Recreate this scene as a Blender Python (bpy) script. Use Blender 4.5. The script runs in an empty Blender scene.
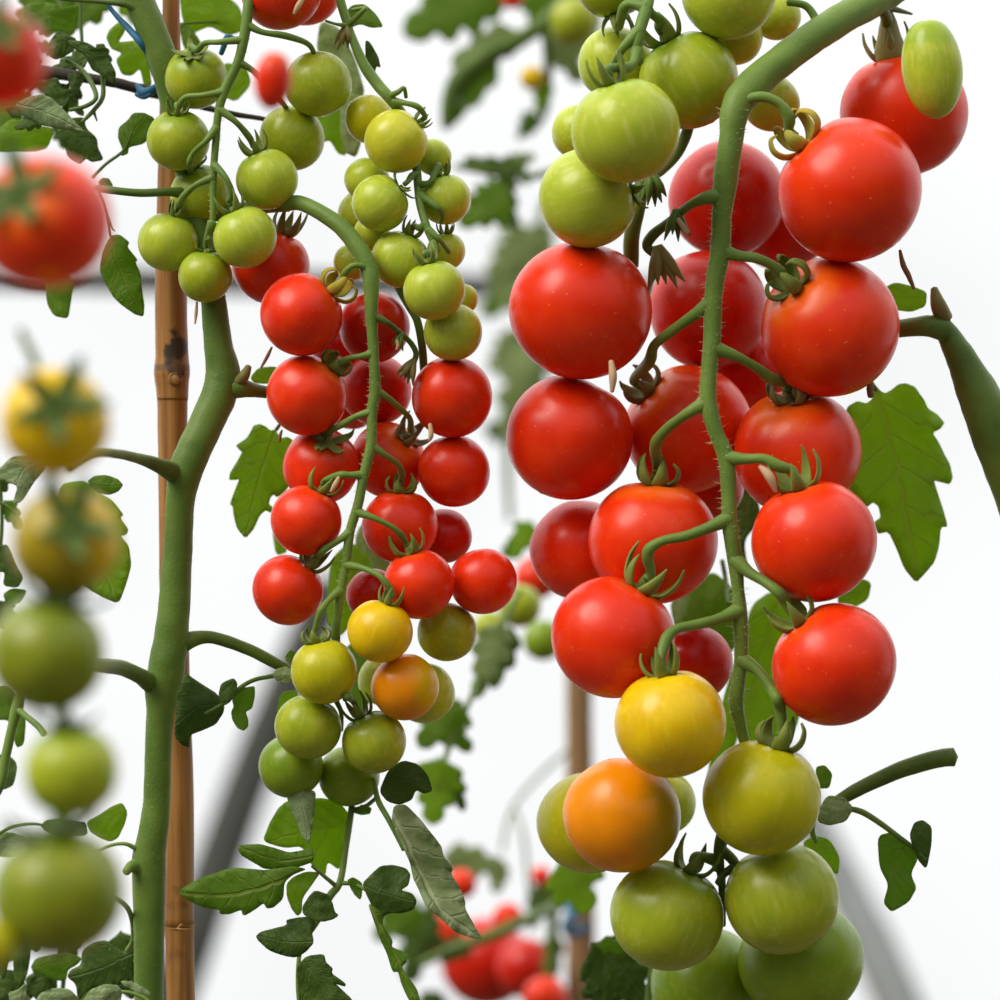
import bpy, math, random
from mathutils import Vector, Quaternion, noise, geometry
C = bpy.context.scene.collection
PI = math.pi
D = 1.5                      # camera stands this far in front of the trusses (metres)
S = 0.375 / 1000.0           # metres per pixel of the photograph at the trusses

def P(px, py, Y=0.0):
    f = (Y + D) / D
    return Vector(((px - 500) * S * f, Y, (500 - py) * S * f))
def R_(rpx, Y=0.0):
    return rpx * S * (Y + D) / D

# ------------------------------------------------------------------ materials
def nmat(name):
    m = bpy.data.materials.new(name); m.use_nodes = True
    nt = m.node_tree; b = nt.nodes['Principled BSDF']
    return m, nt, b
def N(nt, t, **kw):
    n = nt.nodes.new(t)
    for k, v in kw.items(): setattr(n, k, v)
    return n
def setin(n, **kw):
    for k, v in kw.items(): n.inputs[k.replace('_', ' ')].default_value = v
def rgba(c): return (c[0], c[1], c[2], 1.0)
def mixc(nt, fac, a, b):
    n = N(nt, 'ShaderNodeMix', data_type='RGBA')
    L = nt.links
    if isinstance(fac, (int, float)): n.inputs[0].default_value = fac
    else: L.new(fac, n.inputs[0])
    for s, i in ((a, 6), (b, 7)):
        if isinstance(s, tuple): n.inputs[i].default_value = rgba(s)
        else: L.new(s, n.inputs[i])
    return n.outputs[2]
def ramp(nt, fac, a, b, lo=0.0, hi=1.0):
    n = N(nt, 'ShaderNodeMapRange', interpolation_type='SMOOTHSTEP')
    nt.links.new(fac, n.inputs[0])
    n.inputs[1].default_value = a; n.inputs[2].default_value = b
    n.inputs[3].default_value = lo; n.inputs[4].default_value = hi
    return n.outputs[0]
def mth(nt, op, a, b=None):
    n = N(nt, 'ShaderNodeMath', operation=op)
    for i, s in enumerate((a, b)):
        if s is None: continue
        if isinstance(s, (int, float)): n.inputs[i].default_value = s
        else: nt.links.new(s, n.inputs[i])
    return n.outputs[0]

def fruit_mat(name, c1, c2, shoulder=None, speck=0.0, stripe=None, rough=0.28, blush=None, sss=0.12):
    m, nt, b = nmat(name); L = nt.links
    tc = N(nt, 'ShaderNodeTexCoord'); oi = N(nt, 'ShaderNodeObjectInfo')
    off = N(nt, 'ShaderNodeVectorMath', operation='SCALE'); L.new(oi.outputs['Location'], off.inputs[0]); off.inputs['Scale'].default_value = 90
    add = N(nt, 'ShaderNodeVectorMath', operation='ADD'); L.new(tc.outputs['Object'], add.inputs[0]); L.new(off.outputs[0], add.inputs[1])
    nz = N(nt, 'ShaderNodeTexNoise'); setin(nz, Scale=1.6, Detail=3.0); L.new(add.outputs[0], nz.inputs['Vector'])
    col = mixc(nt, ramp(nt, nz.outputs['Fac'], 0.35, 0.65), c1, c2)
    sep = N(nt, 'ShaderNodeSeparateXYZ'); L.new(tc.outputs['Object'], sep.inputs[0])
    if stripe:
        mp = N(nt, 'ShaderNodeMapping'); L.new(add.outputs[0], mp.inputs[0]); mp.inputs['Scale'].default_value = (9, 9, 1.1)
        n2 = N(nt, 'ShaderNodeTexNoise'); setin(n2, Scale=1.0, Detail=3.0); L.new(mp.outputs[0], n2.inputs['Vector'])
        col = mixc(nt, ramp(nt, n2.outputs['Fac'], 0.48, 0.72, 0, 0.55), col, stripe)
    if blush:
        d, cb, lo, hi = blush
        dt = N(nt, 'ShaderNodeVectorMath', operation='DOT_PRODUCT'); L.new(tc.outputs['Object'], dt.inputs[0]); dt.inputs[1].default_value = d
        v = mth(nt, 'ADD', dt.outputs['Value'], mth(nt, 'MULTIPLY', mth(nt, 'SUBTRACT', nz.outputs['Fac'], 0.5), 0.7))
        col = mixc(nt, ramp(nt, v, lo, hi), col, cb)
    if shoulder:
        v = mth(nt, 'ADD', sep.outputs['Z'], mth(nt, 'MULTIPLY', mth(nt, 'SUBTRACT', nz.outputs['Fac'], 0.5), 0.5))
        col = mixc(nt, ramp(nt, v, shoulder[1], 0.95, 0, 0.85), col, shoulder[0])
    if speck:
        vo = N(nt, 'ShaderNodeTexVoronoi'); setin(vo, Scale=9.0, Randomness=1.0); L.new(add.outputs[0], vo.inputs['Vector'])
        sp = N(nt, 'ShaderNodeSeparateColor'); L.new(vo.outputs['Color'], sp.inputs[0])
        dots = mth(nt, 'MULTIPLY', ramp(nt, vo.outputs['Distance'], 0.06, 0.15, 1, 0), ramp(nt, sp.outputs[0], 0.45, 0.6))
        col = mixc(nt, mth(nt, 'MULTIPLY', dots, speck), col, (0.95, 0.42, 0.16))
    L.new(col, b.inputs['Base Color'])
    n3 = N(nt, 'ShaderNodeTexNoise'); setin(n3, Scale=3.0, Detail=4.0); L.new(add.outputs[0], n3.inputs['Vector'])
    L.new(ramp(nt, n3.outputs['Fac'], 0.3, 0.7, rough - 0.04, rough + 0.08), b.inputs['Roughness'])
    b.inputs['Subsurface Weight'].default_value = sss
    b.inputs['Subsurface Radius'].default_value = (1.0, 0.5, 0.25)
    b.inputs['Subsurface Scale'].default_value = 0.006
    b.inputs['IOR'].default_value = 1.42; b.inputs['Specular IOR Level'].default_value = 0.42
    return m

def leaf_mat(name, c1, c2, vein, trans=0.45, tcol=None, rough=0.5):
    m, nt, b = nmat(name); L = nt.links
    uv = N(nt, 'ShaderNodeUVMap'); sep = N(nt, 'ShaderNodeSeparateXYZ'); L.new(uv.outputs[0], sep.inputs[0])
    tc = N(nt, 'ShaderNodeTexCoord')
    nz = N(nt, 'ShaderNodeTexNoise'); setin(nz, Scale=120.0, Detail=4.0); L.new(tc.outputs['Object'], nz.inputs['Vector'])
    col = mixc(nt, ramp(nt, nz.outputs['Fac'], 0.3, 0.7), c1, c2)
    av = mth(nt, 'ABSOLUTE', sep.outputs['Y'])
    mid = ramp(nt, av, 0.006, 0.022, 1, 0)
    ph = mth(nt, 'FRACT', mth(nt, 'MULTIPLY', mth(nt, 'SUBTRACT', sep.outputs['X'], mth(nt, 'MULTIPLY', av, 0.85)), 6.0))
    side = ramp(nt, mth(nt, 'ABSOLUTE', mth(nt, 'SUBTRACT', ph, 0.5)), 0.02, 0.09, 0.7, 0)
    v = mth(nt, 'MAXIMUM', mid, side)
    col = mixc(nt, mth(nt, 'MULTIPLY', v, 0.7), col, vein)
    L.new(col, b.inputs['Base Color'])
    b.inputs['Roughness'].default_value = rough
    b.inputs['Specular IOR Level'].default_value = 0.3
    vo = N(nt, 'ShaderNodeTexNoise'); setin(vo, Scale=400.0, Detail=2.0); L.new(tc.outputs['Object'], vo.inputs['Vector'])
    h = mth(nt, 'ADD', mth(nt, 'MULTIPLY', v, -1.0), mth(nt, 'MULTIPLY', vo.outputs['Fac'], 0.6))
    bp = N(nt, 'ShaderNodeBump'); setin(bp, Strength=0.8, Distance=0.0009); L.new(h, bp.inputs['Height']); L.new(bp.outputs[0], b.inputs['Normal'])
    tr = N(nt, 'ShaderNodeBsdfTranslucent')
    if tcol: L.new(mixc(nt, mth(nt, 'MULTIPLY', v, 0.5), tcol, vein), tr.inputs[0])
    else: L.new(col, tr.inputs[0])
    mx = N(nt, 'ShaderNodeMixShader'); mx.inputs[0].default_value = trans
    L.new(b.outputs[0], mx.inputs[1]); L.new(tr.outputs[0], mx.inputs[2])
    L.new(mx.outputs[0], nt.nodes['Material Output'].inputs[0])
    return m

def stem_mat(name, c1, c2, scale=60.0, rough=0.5, sheen=0.14, bump=0.3):
    m, nt, b = nmat(name); L = nt.links
    tc = N(nt, 'ShaderNodeTexCoord')
    nz = N(nt, 'ShaderNodeTexNoise'); setin(nz, Scale=scale, Detail=4.0); L.new(tc.outputs['Object'], nz.inputs['Vector'])
    L.new(mixc(nt, ramp(nt, nz.outputs['Fac'], 0.32, 0.68), c1, c2), b.inputs['Base Color'])
    b.inputs['Roughness'].default_value = rough
    b.inputs['Specular IOR Level'].default_value = 0.3
    b.inputs['Sheen Weight'].default_value = sheen
    b.inputs['Sheen Roughness'].default_value = 0.4
    b.inputs['Sheen Tint'].default_value = (0.9, 1.0, 0.6, 1)
    n2 = N(nt, 'ShaderNodeTexNoise'); setin(n2, Scale=900.0, Detail=2.0); L.new(tc.outputs['Object'], n2.inputs['Vector'])
    bp = N(nt, 'ShaderNodeBump'); setin(bp, Strength=bump, Distance=0.0005); L.new(n2.outputs['Fac'], bp.inputs['Height']); L.new(bp.outputs[0], b.inputs['Normal'])
    return m

def plain(name, c, rough=0.6, metal=0.0, spec=0.4):
    m, nt, b = nmat(name)
    tc = N(nt, 'ShaderNodeTexCoord'); nz = N(nt, 'ShaderNodeTexNoise'); setin(nz, Scale=30.0, Detail=3.0); nt.links.new(tc.outputs['Object'], nz.inputs['Vector'])
    nt.links.new(mixc(nt, nz.outputs['Fac'], tuple(x * 0.85 for x in c), tuple(min(1, x * 1.15) for x in c)), b.inputs['Base Color'])
    b.inputs['Roughness'].default_value = rough; b.inputs['Metallic'].default_value = metal; b.inputs['Specular IOR Level'].default_value = spec
    return m

M = {}
M['red'] = fruit_mat('ripe_red_skin', (0.80, 0.038, 0.003), (0.72, 0.024, 0.002), shoulder=((0.84, 0.07, 0.004), 0.72), speck=0.45, sss=0)
M['redo'] = fruit_mat('orange_red_skin', (0.82, 0.045, 0.003), (0.74, 0.026, 0.002), shoulder=((0.88, 0.15, 0.006), 0.62), speck=0.4, sss=0)
M['dred'] = fruit_mat('shaded_red_skin', (0.56, 0.016, 0.003), (0.48, 0.010, 0.002), speck=0.3, sss=0)  # darker copy of the red: shade among the rear fruit painted in
M['yel'] = fruit_mat('yellow_skin', (0.78, 0.52, 0.002), (0.70, 0.44, 0.002), stripe=(0.84, 0.58, 0.02), sss=.05)
M['yg'] = fruit_mat('yellow_green_skin', (0.50, 0.46, 0.004), (0.44, 0.43, 0.006), stripe=(0.58, 0.54, 0.03), sss=.05)
M['gr'] = fruit_mat('green_skin', (0.29, 0.37, 0.014), (0.36, 0.41, 0.016), shoulder=((0.17, 0.28, 0.010), 0.55), stripe=(0.46, 0.49, 0.07), sss=0.08)
M['lg'] = fruit_mat('light_green_skin', (0.44, 0.52, 0.035), (0.38, 0.47, 0.028), shoulder=((0.27, 0.39, 0.018), 0.55), stripe=(0.58, 0.60, 0.12), sss=0.08)
M['dg'] = fruit_mat('deep_green_skin', (0.18, 0.30, 0.012), (0.23, 0.33, 0.014), shoulder=((0.12, 0.22, 0.009), 0.5), stripe=(0.31, 0.39, 0.05), sss=0.08)
M['stem'] = stem_mat('vine_stem_skin', (0.072, 0.135, 0.014), (0.115, 0.185, 0.024))
M['rach'] = stem_mat('truss_stalk_skin', (0.105, 0.185, 0.026), (0.155, 0.245, 0.040))
M['dstem'] = stem_mat('dark_stalk_skin', (0.060, 0.110, 0.012), (0.095, 0.160, 0.020))
M['sep'] = stem_mat('sepal_skin', (0.120, 0.190, 0.022), (0.210, 0.250, 0.040), scale=3.0)
M['sepy'] = stem_mat('yellowing_sepal_skin', (0.30, 0.29, 0.03), (0.50, 0.33, 0.02), scale=2.5)
M['sepd'] = stem_mat('drying_sepal_skin', (0.13, 0.125, 0.03), (0.24, 0.19, 0.055), scale=3.0)
M['gol'] = fruit_mat('olive_green_skin', (0.17, 0.225, 0.010), (0.22, 0.25, 0.010), shoulder=((0.11, 0.16, 0.01), 0.6), stripe=(0.30, 0.32, 0.03))
M['ylg'] = fruit_mat('pale_yellow_green_skin', (0.54, 0.53, 0.025), (0.48, 0.49, 0.022), stripe=(0.64, 0.62, 0.10), sss=.06)
M['hair'] = plain('stalk_hair', (0.55, 0.62, 0.32), 0.5)
M['dry'] = plain('dried_flower', (0.20, 0.12, 0.05), 0.8)
M['drypale'] = plain('dried_flower_pale', (0.50, 0.33, 0.19), 0.8)
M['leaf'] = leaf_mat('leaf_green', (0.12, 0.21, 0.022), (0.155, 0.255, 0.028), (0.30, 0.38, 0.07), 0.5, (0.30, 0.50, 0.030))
M['leafb'] = leaf_mat('leaf_backlit', (0.16, 0.27, 0.022), (0.20, 0.32, 0.028), (0.36, 0.46, 0.07), 0.6, (0.43, 0.62, 0.030))  # brighter leaf copy, light from behind painted into its colours
M['leafd'] = leaf_mat('leaf_frontlit', (0.060, 0.115, 0.016), (0.090, 0.155, 0.022), (0.16, 0.24, 0.06), 0.3, (0.13, 0.26, 0.015))  # darker leaf copy, missing backlight painted into its colours
M['leafg'] = leaf_mat('leaf_grey_underside', (0.23, 0.33, 0.13), (0.32, 0.41, 0.19), (0.48, 0.56, 0.32), 0.3, (0.24, 0.36, 0.07))
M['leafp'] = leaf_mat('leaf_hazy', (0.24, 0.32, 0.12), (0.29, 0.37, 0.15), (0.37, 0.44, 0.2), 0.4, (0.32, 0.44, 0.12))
M['twine'] = plain('blue_twine', (0.018, 0.13, 0.24), 0.6)
M['rope'] = plain('dark_cord', (0.035, 0.030, 0.022), 0.8)
M['pipe'] = plain('grey_pipe', (0.040, 0.042, 0.034), 0.7, spec=.15)
M['pipem'] = plain('mid_grey_pipe', (0.16, 0.17, 0.165), 0.6, spec=.2)
M['pipel'] = plain('pale_grey_pipe', (0.42, 0.43, 0.41), 0.45)
M['post'] = plain('brown_post', (0.25, 0.145, 0.06), 0.7)
M['soil'] = plain('soil', (0.09, 0.075, 0.05), 0.95)

def bamboo_mat():
    m, nt, b = nmat('bamboo_cane'); L = nt.links
    tc = N(nt, 'ShaderNodeTexCoord')
    mp = N(nt, 'ShaderNodeMapping'); L.new(tc.outputs['Object'], mp.inputs[0]); mp.inputs['Scale'].default_value = (420, 420, 16)
    nz = N(nt, 'ShaderNodeTexNoise'); setin(nz, Scale=1.0, Detail=5.0); L.new(mp.outputs[0], nz.inputs['Vector'])
    col = mixc(nt, ramp(nt, nz.outputs['Fac'], 0.35, 0.65), (0.37, 0.165, 0.036), (0.23, 0.095, 0.018))
    col = mixc(nt, ramp(nt, nz.outputs['Fac'], 0.62, 0.78, 0, 0.8), col, (0.10, 0.045, 0.012))
    sep = N(nt, 'ShaderNodeSeparateXYZ'); L.new(tc.outputs['Object'], sep.inputs[0])
    # scorch patch just above the joint, a stain with its own shape
    n2 = N(nt, 'ShaderNodeTexNoise'); setin(n2, Scale=180.0, Detail=3.0); L.new(tc.outputs['Object'], n2.inputs['Vector'])
    ds = N(nt, 'ShaderNodeVectorMath', operation='SUBTRACT'); L.new(tc.outputs['Object'], ds.inputs[0]); ds.inputs[1].default_value = (0.0016, -0.006, 0.0062)
    sc = N(nt, 'ShaderNodeVectorMath', operation='MULTIPLY'); L.new(ds.outputs[0], sc.inputs[0]); sc.inputs[1].default_value = (150, 60, 90)
    ln = N(nt, 'ShaderNodeVectorMath', operation='LENGTH'); L.new(sc.outputs[0], ln.inputs[0])
    k = ramp(nt, mth(nt, 'ADD', ln.outputs['Value'], mth(nt, 'MULTIPLY', n2.outputs['Fac'], 2.2)), 1.5, 1.9, 1, 0)
    col = mixc(nt, k, col, (0.035, 0.02, 0.01))
    n4 = N(nt, 'ShaderNodeTexNoise'); setin(n4, Scale=70.0, Detail=4.0); L.new(tc.outputs['Object'], n4.inputs['Vector'])
    col = mixc(nt, ramp(nt, n4.outputs['Fac'], .60, .72, 0, .6), col, (0.12, 0.05, 0.014))
    ring = ramp(nt, mth(nt, 'ABSOLUTE', sep.outputs['Z']), 0.0006, 0.0018, 0.7, 0)
    col = mixc(nt, ring, col, (0.10, 0.05, 0.02))
    L.new(col, b.inputs['Base Color']); b.inputs['Roughness'].default_value = 0.5
    bp = N(nt, 'ShaderNodeBump'); setin(bp, Strength=0.4, Distance=0.0006); L.new(nz.outputs['Fac'], bp.inputs['Height']); L.new(bp.outputs[0], b.inputs['Normal'])
    return m
M['bamboo'] = bamboo_mat()

# ------------------------------------------------------------------ objects
ORG = {}
def tag(o, label=None, cat=None, group=None, kind=None):
    for k, v in (('label', label), ('category', cat), ('group', group), ('kind', kind)):
        if v: o[k] = v
    return o
def empty(name, loc, label, cat, group=None):
    o = bpy.data.objects.new(name, None); C.objects.link(o); o.location = loc
    o.empty_display_size = 0.01
    ORG[o.name] = Vector(loc)
    return tag(o, label, cat, group)
def mesh_of(name, V, F, mat, uv=None, smooth=True):
    me = bpy.data.meshes.new(name); me.from_pydata([tuple(v) for v in V], [], F); me.update()
    if smooth: me.polygons.foreach_set('use_smooth', [True] * len(me.polygons))
    if uv:
        l = me.uv_layers.new(name='UVMap')
        for lp in me.loops: l.data[lp.index].uv = uv[lp.vertex_index]
    me.materials.append(mat)
    return me
def mk(name, V, F, mat, parent=None, uv=None, origin=None):
    """one mesh object from world-space vertices; a child takes its parent's origin"""
    org = ORG[parent.name] if parent is not None else (Vector(origin) if origin is not None else Vector(V[0]))
    me = mesh_of(name, [Vector(v) - org for v in V], F, mat, uv)
    o = bpy.data.objects.new(name, me); C.objects.link(o)
    if parent is not None: o.parent = parent
    else: o.location = org
    ORG[o.name] = org
    return o

def spline(pts, n=6):
    out = []
    for i in range(len(pts) - 1):
        p0 = pts[max(i - 1, 0)]; p1 = pts[i]; p2 = pts[i + 1]; p3 = pts[min(i + 2, len(pts) - 1)]
        for k in range(n):
            t = k / n
            out.append(tuple(0.5 * ((2 * b) + (-a + c) * t + (2 * a - 5 * b + 4 * c - d) * t * t + (-a + 3 * b - 3 * c + d) * t ** 3)
                             for a, b, c, d in zip(p0, p1, p2, p3)))
    out.append(tuple(pts[-1])); return out

def tube_geo(pts, sides=14, n=6, lump=0.05, cap=True):
    """pts: (px, py, Y, rpx)"""
    s = spline(pts, n)
    c = [P(a, b, y) for a, b, y, r in s]; rad = [max(R_(r, y), 0.00012) for a, b, y, r in s]
    V, F = [], []
    t0 = (c[1] - c[0]).normalized(); nrm = t0.orthogonal().normalized()
    for i, p in enumerate(c):
        t = (c[min(i + 1, len(c) - 1)] - c[max(i - 1, 0)])
        if t.length < 1e-9: t = t0
        t = t.normalized(); nrm = (nrm - t * nrm.dot(t)).normalized(); bn = t.cross(nrm)
        for k in range(sides):
            a = 2 * PI * k / sides
            d = nrm * math.cos(a) + bn * math.sin(a)
            rr = rad[i] * (1 + lump * noise.noise((p + d * rad[i]) * 160) + 0.5 * lump * noise.noise(p * 420 + d))
            V.append(p + d * rr)
    for i in range(len(c) - 1):
        for k in range(sides):
            k2 = (k + 1) % sides
            F.append((i * sides + k, i * sides + k2, (i + 1) * sides + k2, (i + 1) * sides + k))
    if cap:
        for i, e in ((0, -1), (len(c) - 1, 1)):
            t = (c[1] - c[0]) if e < 0 else (c[-1] - c[-2]); t = t.normalized() if t.length > 1e-9 else t0
            V.append(c[i] + t * e * rad[i] * 0.45); q = len(V) - 1
            for k in range(sides):
                k2 = (k + 1) % sides
                F.append((i * sides + k2, i * sides + k, q) if e < 0 else (i * sides + k, i * sides + k2, q))
    return V, F
def tube(name, pts, mat, parent=None, sides=14, n=6, lump=0.05):
    V, F = tube_geo(pts, sides, n, lump)
    return mk(name, V, F, mat, parent)

# ------------------------------------------------------------------ leaves
def chaikin(pl, it=2):
    for _ in range(it):
        q = []
        for i in range(len(pl)):
            a, b = pl[i], pl[(i + 1) % len(pl)]
            q += [(a[0] * .84 + b[0] * .16, a[1] * .84 + b[1] * .16), (a[0] * .16 + b[0] * .84, a[1] * .16 + b[1] * .84)]
        pl = q
    return pl
def inside(p, pl):
    r = False
    for i in range(len(pl)):
        (x1, y1), (x2, y2) = pl[i], pl[i - 1]
        if (y1 > p[1]) != (y2 > p[1]) and p[0] < (x2 - x1) * (p[1] - y1) / (y2 - y1) + x1: r = not r
    return r
def leaf_geo(outline, rib, Y, cup=0.3, bend=0.0, tilt=(0, 0), wave=1.0, seed=0, smooth=2):
    pl = chaikin(outline, smooth)
    ribs = spline(rib, 10) if len(rib) > 1 else rib
    cum = [0]
    for a, b in zip(ribs, ribs[1:]): cum.append(cum[-1] + math.dist(a, b))
    Ln = max(cum[-1], 1e-6)
    xs = [p[0] for p in pl]; ys = [p[1] for p in pl]
    step = max(max(xs) - min(xs), max(ys) - min(ys)) / 17
    rnd = random.Random(seed)
    pts = list(pl)
    y = min(ys); row = 0
    while y < max(ys):
        x = min(xs) + (step / 2 if row % 2 else 0)
        while x < max(xs):
            if inside((x, y), pl) and min((x - a) ** 2 + (y - b) ** 2 for a, b in pl) > (step * 0.45) ** 2: pts.append((x, y))
            x += step
        y += step * 0.87; row += 1
    ne = len(pl)
    vo, _, fo, *_r = geometry.delaunay_2d_cdt([Vector(p) for p in pts], [(i, (i + 1) % ne) for i in range(ne)], [], 1, 1e-4)
    base = rib[0]
    info = []
    for v in vo:
        bi, bd = 0, 1e18
        for i, q in enumerate(ribs):
            d = (v.x - q[0]) ** 2 + (v.y - q[1]) ** 2
            if d < bd: bi, bd = i, d
        a = ribs[max(bi - 1, 0)]; b = ribs[min(bi + 1, len(ribs) - 1)]
        sg = 1 if (b[0] - a[0]) * (v.y - a[1]) - (b[1] - a[1]) * (v.x - a[0]) > 0 else -1
        info.append((cum[bi] / Ln, sg * math.sqrt(bd)))
    V, UV = [], []
    for v, (u, d) in zip(vo, info):
        ad = abs(d)
        z = cup * ad + bend * Ln * u * u
        z += tilt[0] * (v.x - base[0]) + tilt[1] * (v.y - base[1])
        z += wave * Ln * 0.06 * noise.noise(Vector((v.x / Ln * 3.2, v.y / Ln * 3.2, seed * 3.7)))
        ph = (u - 0.85 * ad / Ln) * 6
        z += wave * 0.018 * Ln * math.cos(2 * PI * ph) * min(1, ad / (0.1 * Ln))
        V.append(P(v.x, v.y, Y + z * S)); UV.append((u, d / Ln))
    return V, [tuple(f) for f in fo], UV
def leaf(name, outline, rib, Y, mat, parent=None, label=None, thick=0.00035, org=None, **kw):
    V, F, UV = leaf_geo(outline, rib, Y, **kw)
    o = mk(name, V, F, mat, parent, UV, origin=org)
    md = o.modifiers.new('blade_thickness', 'SOLIDIFY'); md.thickness = thick; md.offset = 0
    return o
def tr(pts, x0, y0, s): return [(x0 + a * s, y0 + b * s) for a, b in pts]
def auto_outline(base, tip, w, lobes=4, seed=0, deep=0.35):
    """a serrated tomato leaflet between two pixels"""
    rnd = random.Random(seed)
    bx, by = base; dx, dy = tip[0] - bx, tip[1] - by; L = math.hypot(dx, dy); tx, ty = dx / L, dy / L; nx, ny = -ty, tx
    def side(sg):
        out = []
        for i in range(lobes):
            u0 = 0.03 + 0.9 * i / lobes; du = 0.9 / lobes
            env = lambda u: math.sin(PI * min(1, u ** 0.62)) ** 0.8 * (1 - 0.12 * u)
            k = 1 + rnd.uniform(-.13, .13)
            out.append((u0 + 0.05 * du, env(u0 + .1 * du) * (1 - deep) if i else 0.1))
            out.append((u0 + 0.55 * du, env(u0 + .5 * du) * k))
            out.append((u0 + 0.95 * du, env(u0 + .7 * du) * 0.97 * k))
        return [(bx + tx * L * u + nx * sg * w * .5 * v, by + ty * L * u + ny * sg * w * .5 * v) for u, v in out]
    a = side(1); b = side(-1)
    return [base] + a + [tip] + b[::-1]
def aleaf(name, base, tip, w, Y, mat, parent=None, lobes=4, seed=0, deep=0.35, sag=0.06, **kw):
    ol = auto_outline(base, tip, w, lobes, seed, deep)
    mx, my = (base[0] + tip[0]) / 2, (base[1] + tip[1]) / 2
    kw.setdefault('smooth', 2)
    return leaf(name, ol, [base, (mx + sag * (tip[1] - base[1]), my - sag * (tip[0] - base[0])), tip], Y, mat, parent, seed=seed, **kw)

# ------------------------------------------------------------------ tomatoes
def fruit_mesh(mat, lobes, seed, oblate=0.95, dim=0.13):
    nu, nv = 56, 36
    V = []; F = []
    rnd = random.Random(seed); ph = rnd.uniform(0, 6)
    def prof(th, az):
        lo = 1 + 0.012 * math.cos(lobes * az + ph) * math.sin(th) ** 2 + 0.02 * math.cos(lobes * az + ph) * math.exp(-((th - .5) / .3) ** 2) + 0.012 * math.cos(2 * az + seed)
        rho = math.sin(th) * 1.015 * lo
        z = math.cos(th) * oblate - dim * math.exp(-(th / 0.34) ** 2) * (1 + 0.15 * math.cos(lobes * az + ph))
        return Vector((rho * math.cos(az), rho * math.sin(az), z))
    V.append(prof(0, 0))
    for i in range(1, nv):
        for k in range(nu): V.append(prof(PI * i / nv, 2 * PI * k / nu))
    V.append(Vector((0, 0, -oblate - 0.012)))
    for k in range(nu): F.append((0, 1 + k, 1 + (k + 1) % nu))
    for i in range(nv - 2):
        for k in range(nu):
            a = 1 + i * nu + k; b = 1 + i * nu + (k + 1) % nu
            F.append((a, a + nu, b + nu, b))
    q = len(V) - 1; o = 1 + (nv - 2) * nu
    for k in range(nu): F.append((o + k, q, o + (k + 1) % nu))
    return mesh_of('fruit', V, F, mat)
SEP_PATH = {
    'cup':  [(.02, .84), (.15, .86), (.27, .92), (.34, 1.04), (.33, 1.18), (.25, 1.27)],
    'claw': [(.02, .84), (.16, .86), (.29, .93), (.37, 1.08), (.40, 1.26), (.37, 1.44)],
    'open': [(.02, .84), (.17, .87), (.34, .93), (.50, 1.00), (.60, 1.10), (.63, 1.22)],
    'flat': [(.02, .86), (.20, .91), (.38, .95), (.58, .93), (.74, .86), (.86, .78)],
    'curl': [(.02, .84), (.20, .87), (.36, .98), (.40, 1.16), (.30, 1.30), (.17, 1.27)],
}
SEP_W = [.07, .115, .125, .10, .06, .008]
def sepal_mesh(style, i, seed, mat, size):
    rnd = random.Random(seed * 31 + i)
    az = 2 * PI * i / 5 + rnd.uniform(-.2, .2); k = rnd.uniform(.82, 1.18); out = rnd.uniform(.88, 1.14); tw = rnd.uniform(-.25, .25)
    base = SEP_PATH[style]
    path = []
    for j, (r, z) in enumerate(base):
        path.append((r * (out if j > 1 else 1), .84 + (z - .84) * k, SEP_W[j], tw * (j / 5) ** 2))
    s = spline(path, 4)
    V, F = [], []; n = 8
    for j, (r, z, w, dz) in enumerate(s):
        r0, z0 = s[max(j - 1, 0)][:2]; r1, z1 = s[min(j + 1, len(s) - 1)][:2]
        tr_, tz = r1 - r0, z1 - z0; l = math.hypot(tr_, tz) or 1; tr_ /= l; tz /= l
        nr, nz_ = -tz, tr_
        a = az + dz
        er = Vector((math.cos(a), math.sin(a), 0)); et = Vector((-math.sin(a), math.cos(a), 0)); ez = Vector((0, 0, 1))
        r = .0 + (r) * size; zz = .84 + (z - .84) * size
        c = er * r + ez * zz; nn = er * nr + ez * nz_
        for q in range(n):
            t = 2 * PI * q / n
            x = math.cos(t) * w * size; y = math.sin(t) * (0.018 + .1 * w) * size
            V.append(c + et * x + nn * (y + abs(x) * 0.35))
    m = len(s)
    for j in range(m - 1):
        for q in range(n):
            F.append((j * n + q, j * n + (q + 1) % n, (j + 1) * n + (q + 1) % n, (j + 1) * n + q))
    F.append(tuple(range(n))[::-1]); F.append(tuple((m - 1) * n + q for q in range(n)))
    return mesh_of('sepal', V, F, mat)
def hub_mesh(mat, size):
    V, F = [], []; n = 12
    pr = [(.0, .80), (.17, .82), (.16, .87), (.10, .90), (.075, .95), (.07, 1.02), (0, 1.03)]
    for r, z in pr:
        for k in range(n): V.append(Vector((r * size * math.cos(2 * PI * k / n), r * size * math.sin(2 * PI * k / n), .84 + (z - .84) * size)))
    for i in range(len(pr) - 1):
        for k in range(n): F.append((i * n + k, i * n + (k + 1) % n, (i + 1) * n + (k + 1) % n, (i + 1) * n + k))
    return mesh_of('calyx', V, F, mat)
_fm, _sm, _hm = {}, {}, {}
TOM = {}
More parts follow.
